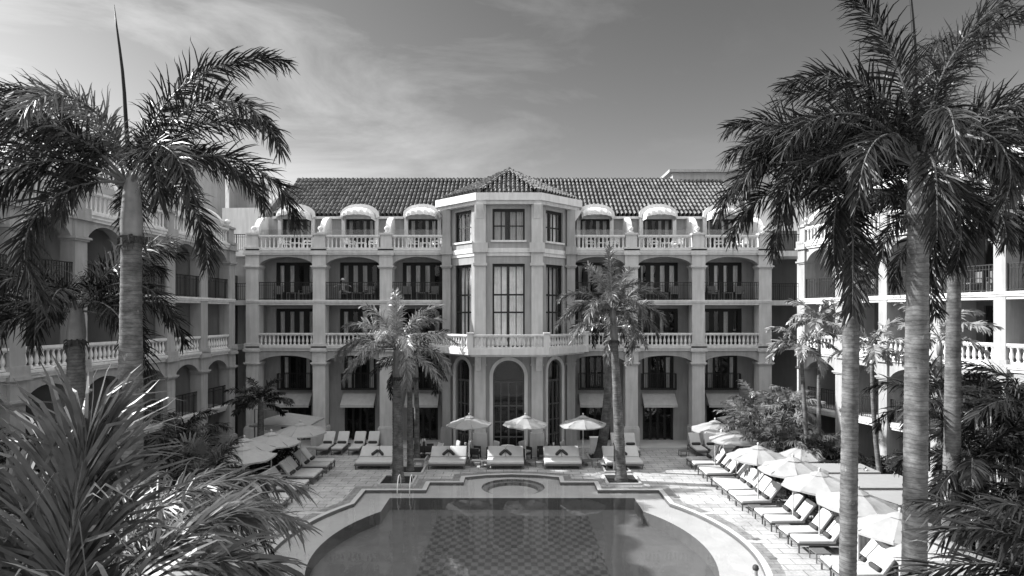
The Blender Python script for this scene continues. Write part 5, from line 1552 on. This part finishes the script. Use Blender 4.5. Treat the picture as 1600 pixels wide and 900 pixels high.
Yc = 34.4
X_ = lambda px: (px - 800) * Yc / F
cafe_chair('grey-cushioned wicker armchair beside the shaded parasol, facing the tower door', (X_(711), Yc, 0), R(-60))
cafe_chair('wicker armchair turned sideways between shaded parasol pole and tower pillar', (X_(742), Yc, 0), R(80))
cafe_chair('wicker armchair by the white round table, shaded side', (X_(771), Yc - .1, 0), R(-50))
cafe_chair('wicker armchair by the white round table, sunny side', (X_(820), Yc - .1, 0), R(50))
cafe_chair('wicker armchair turned sideways beyond the sunny tower pillar', (X_(848), Yc, 0), R(-85))
cafe_chair('wicker armchair beside the dark table under the sunlit tower parasol', (X_(884), Yc - .1, 0), R(60))
cafe_chair('wicker armchair in the shadow behind the first daybed', (X_(652), Yc + .5, 0), R(-80))
cafe_chair('wicker armchair in the shade behind the second daybed', (X_(668), Yc + .6, 0), R(100))
cafe_table('white round café table in front of the tower arch', (X_(793), Yc - .1, 0), 'white_paint')
cafe_table('dark round café table beside the shaded parasol', (X_(726), Yc + .1, 0), 'wood')
cafe_table('dark round café table behind the fourth daybed', (X_(866), Yc + .1, 0), 'wood')
for lab, px in (('small white menu card on the dark table by the shaded parasol', 727), ('small white menu card on the dark table behind the fourth daybed', 865)):
    o = MB().rbox(.10, .06, .16, .008, Matrix.Translation((0, 0, .08)), 1).build('menu_card', M['white_paint'], None, (X_(px), Yc + .1, 0.74)); tag(o, lab, 'menu card', 'menu cards on the café tables')
o = MB().lathe([(.04, 0), (.05, .06), (.035, .08), (.03, .1)], 10).build('sugar_bowl', M['white_paint'], None, (X_(793), Yc - .1, .74), smooth=True); tag(o, 'small pale bowl on the white round café table', 'bowl')
# white folding chair and white cabinet
wc = thing('folding_chair', 'white folding chair behind the shaded tower pillar', 'chair', (X_(685), Yc + .2, 0), R(-40))
a = MB()
for s in (-.2, .2): a.tube([(s, -.25, 0), (s, .2, .85)], .025, 6); a.tube([(s, .25, 0), (s, -.2, .45), (s, -.2, .5)], .025, 6)
a.build('frame', M['white_paint'], wc)
MB().box(-.22, .22, -.22, .2, .43, .46).build('seat', M['white_paint'], wc); MB().box(-.2, .2, .12, .16, .62, .82).build('backrest', M['white_paint'], wc)
pl = MB().rbox(.9, .5, .28, .02, Matrix.Translation((0, 0, .144)), 1).build('low_bench', M['grey_cushion'], None, (X_(686), Yc - .3, 0)); tag(pl, 'low pale bench below the white folding chair', 'bench')
cb = thing('towel_cabinet', 'white slatted cabinet beside the leaning palm at the tower', 'cabinet', (X_(934), Yc + .9, 0))
a = MB().box(-.32, .32, -.22, .22, .12, 1.0).box(-.35, .35, -.25, .25, 1.0, 1.05)
a.build('body', M['white_paint'], cb)
for x in (-.29, .29):
    for y in (-.19, .19): MB().box(x - .03, x + .03, y - .03, y + .03, 0, .12).build('leg', M['white_paint'], cb)
dr = MB().box(-.28, .28, -.235, -.222, .62, .95).build('drawer', M['white_paint'], cb); MB().box(-.28, .28, -.235, -.222, .18, .58).build('door', M['white_paint'], cb)
# sign board with emblem behind the flat parasol
sb = thing('sign_board', 'pale sign board with a ring emblem behind the flat parasol', 'sign', ((436 - 800) * 36.2 / F, 36.2, 0))
MB().box(-.9, .9, -.03, .03, .35, 1.25).build('panel', M['grey_cushion'], sb)
for s in (-.8, .8): MB().box(s - .03, s + .03, -.03, .03, 0, .35).build('leg', M['frame_metal'], sb)
a = MB()
for cx_ in (-.09, .09):
    for k in range(16):
        t0_, t1_ = 2 * pi * k / 16, 2 * pi * (k + 1) / 16
        q = lambda t, r_: (cx_ + r_ * cos(t), .82 + r_ * sin(t) * 1.1)
        a.prism([q(t0_, .11), q(t0_, .14), q(t1_, .14), q(t1_, .11)], -.04, -.031, 'y')
a.build('emblem', M['frame_metal'], sb)

# white cabanas
def cabana(label, loc, w, d, zf, zb):
    r = thing('cabana', label, 'cabana', loc, 0, 'white cabanas behind the sunny loungers')
    rf = MB()
    rf.add([(-w / 2, 0, zf), (w / 2, 0, zf), (w / 2, d, zb), (-w / 2, d, zb), (-w / 2, 0, zf - .16), (w / 2, 0, zf - .16), (w / 2, d, zb - .16), (-w / 2, d, zb - .16)],
           [(0, 1, 2, 3), (0, 4, 5, 1), (1, 5, 6, 2), (2, 6, 7, 3), (3, 7, 4, 0), (4, 7, 6, 5)])
    rf.build('roof', M['canvas'], r)
    for x in (-w / 2 + .06, w / 2 - .06):
        for y, z in ((.06, zf), (d - .06, zb)): MB().box(x - .05, x + .05, y - .05, y + .05, 0, z - .165).build('post', M['pole_dark'], r)
    MB().box(w / 2 - .02, w / 2 - .005, .12, d - .12, .1, zb - .2).build('side_curtain', M['canvas'], r)
    c = curtain_mb([(-.2, .2)], .1, zf - .18, 0).build('curtain', M['canvas'], r, (-w / 2 + .3, .1, 0), smooth=True)
    curtain_mb([(-w / 2 + .2, w / 2 - .2)], .1, zb - .2, 0).build('back_curtain', M['awning'], r, (0, d - .12, 0), smooth=True)
    b = thing('cabana_bed', 'low white daybed inside the ' + label, 'daybed', (loc[0], loc[1] + .35, 0), 0, 'beds inside the cabanas')
    MB().box(-w / 2 + .3, w / 2 - .3, 0, d - .7, .06, .25).build('frame', M['frame_metal'], b)
    for x in (-w / 2 + .35, w / 2 - .35):
        for y in (.05, d - .75): MB().box(x - .03, x + .03, y - .03, y + .03, 0, .06).build('leg', M['frame_metal'], b)
    MB().rbox(w - .62, d - .72, .18, .05, Matrix.Translation((0, (d - .7) / 2, .34)), 2).build('mattress', M['cushion'], b, smooth=True)
    return r
cabana('cabana furthest from the camera by the flowering hedge', (13.1, 23.06, 0), 2.4, 1.4, 2.2, 2.2)
cabana('middle cabana with the broadest flat roof', (13.4, 21.0, 0), 2.7, 1.75, 2.2, 2.21)
cabana('nearest cabana under the slender tall palm', (12.8, 19.1, 0), 2.2, 1.55, 2.2, 2.21)

# pool handrails
for i, px in enumerate((624, 643)):
    c = G(px, 766)
    o = MB().tube([(0, -.55, -.1), (0, -.5, .35), (0, -.25, .72), (0, .1, .72), (0, .35, .45), (0, .4, 0)], .022, 8).build('pool_handrail', M['white_paint'], None, (c.x, c.y, 0), smooth=True)
    tag(o, 'curved metal pool handrail ' + ('in front of the planter palm trunk' if i == 0 else 'next to the tiled pool corner'), 'handrail', 'handrails at the pool edge')

# balcony furniture
def balcony_chair(label, loc, rz, m='frame_metal', first={}):
    if m in first: return dup(first[m], loc, rz, label)
    r = thing('balcony_chair', label, 'chair', loc, rz, 'chairs on the hotel balconies')
    MB().box(-.27, .27, -.25, .25, .40, .45).build('seat', M[m], r)
    MB().box(-.27, .27, .23, .27, .45, .92).build('backrest', M[m], r)
    ar = MB().box(-.02, .02, -.24, .23, .62, .65).box(-.02, .02, -.24, -.2, .45, .62).mesh('arm', M[m])
    for s in (-.26, .26): put('arm', ar, r, (s, 0, 0))
    lg = MB().box(-.02, .02, -.02, .02, 0, .40).mesh('leg', M[m])
    for x in (-.25, .25):
        for y in (-.23, .23): put('leg', lg, r, (x, y, 0))
    first[m] = r; return r
def balcony_table(label, loc, m='frame_metal', first={}):
    if m in first: return dup(first[m], loc, 0, label)
    r = thing('balcony_table', label, 'table', loc, 0, 'small tables on the hotel balconies')
    MB().box(-.3, .3, -.25, .25, .46, .50).build('tabletop', M[m], r)
    lg = MB().box(-.02, .02, -.02, .02, 0, .46).mesh('leg', M[m])
    for x in (-.27, .27):
        for y in (-.22, .22): put('leg', lg, r, (x, y, 0))
    first[m] = r; return r
M['chair_metal'] = mat('balcony_chair_metal', 0.14, 0.5, 0.1)
names3 = ['shaded end', 'middle bay on the shaded side', 'bay beside the tower, shaded side', 'bay beside the tower, sunny side', 'middle bay on the sunny side', 'sunny end']
cs_ = [(-SIDE[3] - SIDE[2]) / 2, (-SIDE[2] - SIDE[1]) / 2, (-SIDE[1] - SIDE[0]) / 2, (SIDE[0] + SIDE[1]) / 2, (SIDE[1] + SIDE[2]) / 2, (SIDE[2] + SIDE[3]) / 2]
for i, (c, nm) in enumerate(zip(cs_, names3)):
    for s in (-1, 1):
        sn = 'shaded' if s < 0 else 'sunny'
        balcony_chair(f'dark balcony chair, third floor, {nm}, at the {sn} side', (XC + c + s * 0.85, YF + 0.95, Z3), R(-12 * s), 'chair_metal')
        balcony_chair(f'white terrace chair, attic floor, {nm}, at the {sn} side', (XC + c + s * 0.75 + .3, YF + 1.0, Z4), R(-70 * s), 'white_paint')
    balcony_table(f'low dark balcony table, third floor, {nm}', (XC + c + 0.05, YF + 1.0, Z3), 'chair_metal')
    balcony_table(f'white terrace table, attic floor, {nm}', (XC + c + 0.3, YF + 1.0, Z4), 'white_paint')
# chairs on the sunlit wing
cR, sR = cos(aR), sin(aR)
for k in (1, 2, 3, 4):
    u = (usR[k] + usR[k + 1]) / 2 if k < 7 else 0
    for s in (-1, 1):
        q = V((16.5, 34.3, Z3)) + V((cR * (u + s * .5) - sR * 1.0, sR * (u + s * .5) + cR * 1.0, 0))
        balcony_chair(f'dark chair on the sunlit wing balcony, {ORD[k]} bay from the main block, {"inner" if s < 0 else "outer"} one', q, aR + R(20 * s), 'chair_metal')

# ---------------------------------------------------------------- people
def skin_body(name, V_, E_, rad, parent, m, root_i=0):
    me = bpy.data.meshes.new(name); me.from_pydata(V_, E_, []); me.materials.append(m)
    o = put(name, me, parent)
    me.skin_vertices.new() if hasattr(me.skin_vertices, 'new') else None
    o.modifiers.new('skin', 'SKIN')
    if len(me.skin_vertices) == 0:
        bm = bmesh.new(); bm.from_mesh(me); bm.verts.layers.skin.verify(); bm.to_mesh(me); bm.free()
    for i, r in enumerate(rad):
        me.skin_vertices[0].data[i].radius = r if hasattr(r, '__len__') else (r, r)
    me.skin_vertices[0].data[root_i].use_root = True
    s = o.modifiers.new('sub', 'SUBSURF'); s.levels = 2; s.render_levels = 2
    for p in me.polygons: p.use_smooth = True
    return o
def seated(label, loc, rz, leg_out=True, hat=True, arms='spread', group=None):
    r = thing('person', label, 'person', loc, rz, group)
    # seat surface at z = 0.45; faces -y
    v = [(0, .05, .55), (0, .10, .75), (0, .12, .98), (0, .12, 1.08), (0, .09, 1.20), (0, .06, 1.33),
         (-.10, .04, .53), (-.13, -.36, .55), (-.12, -.42, .10), (-.12, -.55, .06),
         (.10, .04, .53), (.15, -.36, .57), (.13, -.42, .10), (.13, -.55, .06),
         (-.19, .12, .99), (-.44, .10, .93), (-.56, -.12, .82), (.19, .12, .99), (.44, .10, .93), (.56, -.12, .82)]
    if leg_out: v[12] = (.52, -.62, .46); v[13] = (.62, -.66, .52)
    if arms == 'down': v[15] = (-.27, .05, .72); v[16] = (-.22, -.18, .60); v[18] = (.27, .05, .72); v[19] = (.22, -.18, .60)
    e = [(0, 1), (1, 2), (2, 3), (3, 4), (4, 5), (0, 6), (6, 7), (7, 8), (8, 9), (0, 10), (10, 11), (11, 12), (12, 13), (2, 14), (14, 15), (15, 16), (2, 17), (17, 18), (18, 19)]
    rad = [(.15, .11), (.14, .10), (.16, .10), .055, (.075, .09), (.06, .07), .09, .07, .045, .035, .09, .07, .045, .035, .055, .042, .03, .055, .042, .03]
    b = skin_body('body', v, e, rad, r, M['skin'])
    MB().ball((0, .075, 1.27), .098, 12, 8, sc=(.92, 1.08, 1.0)).build('hair', M['hair'], r, smooth=True) if not hat else \
        MB().lathe([(.19, 0), (.19, .012), (.105, .02), (.10, .10), (.06, .13), (.01, .135)], 16, (0, .07, 1.29)).build('hat', M['hat'], r, smooth=True)
    MB().ball((0, .04, .55), .19, 12, 8, sc=(1.0, .85, .62)).build('shorts', M['shorts'], r, smooth=True)
    return r
seated('person in a pale hat sitting on the balcony, one leg on the low table', (XC + cs_[1] - 0.85, YF + 0.85, Z3), R(8))
seated('dark-haired person sitting on the pool ledge, only head and shoulders in view', (6.97, 17.0, -0.17), R(150), False, False, 'down')
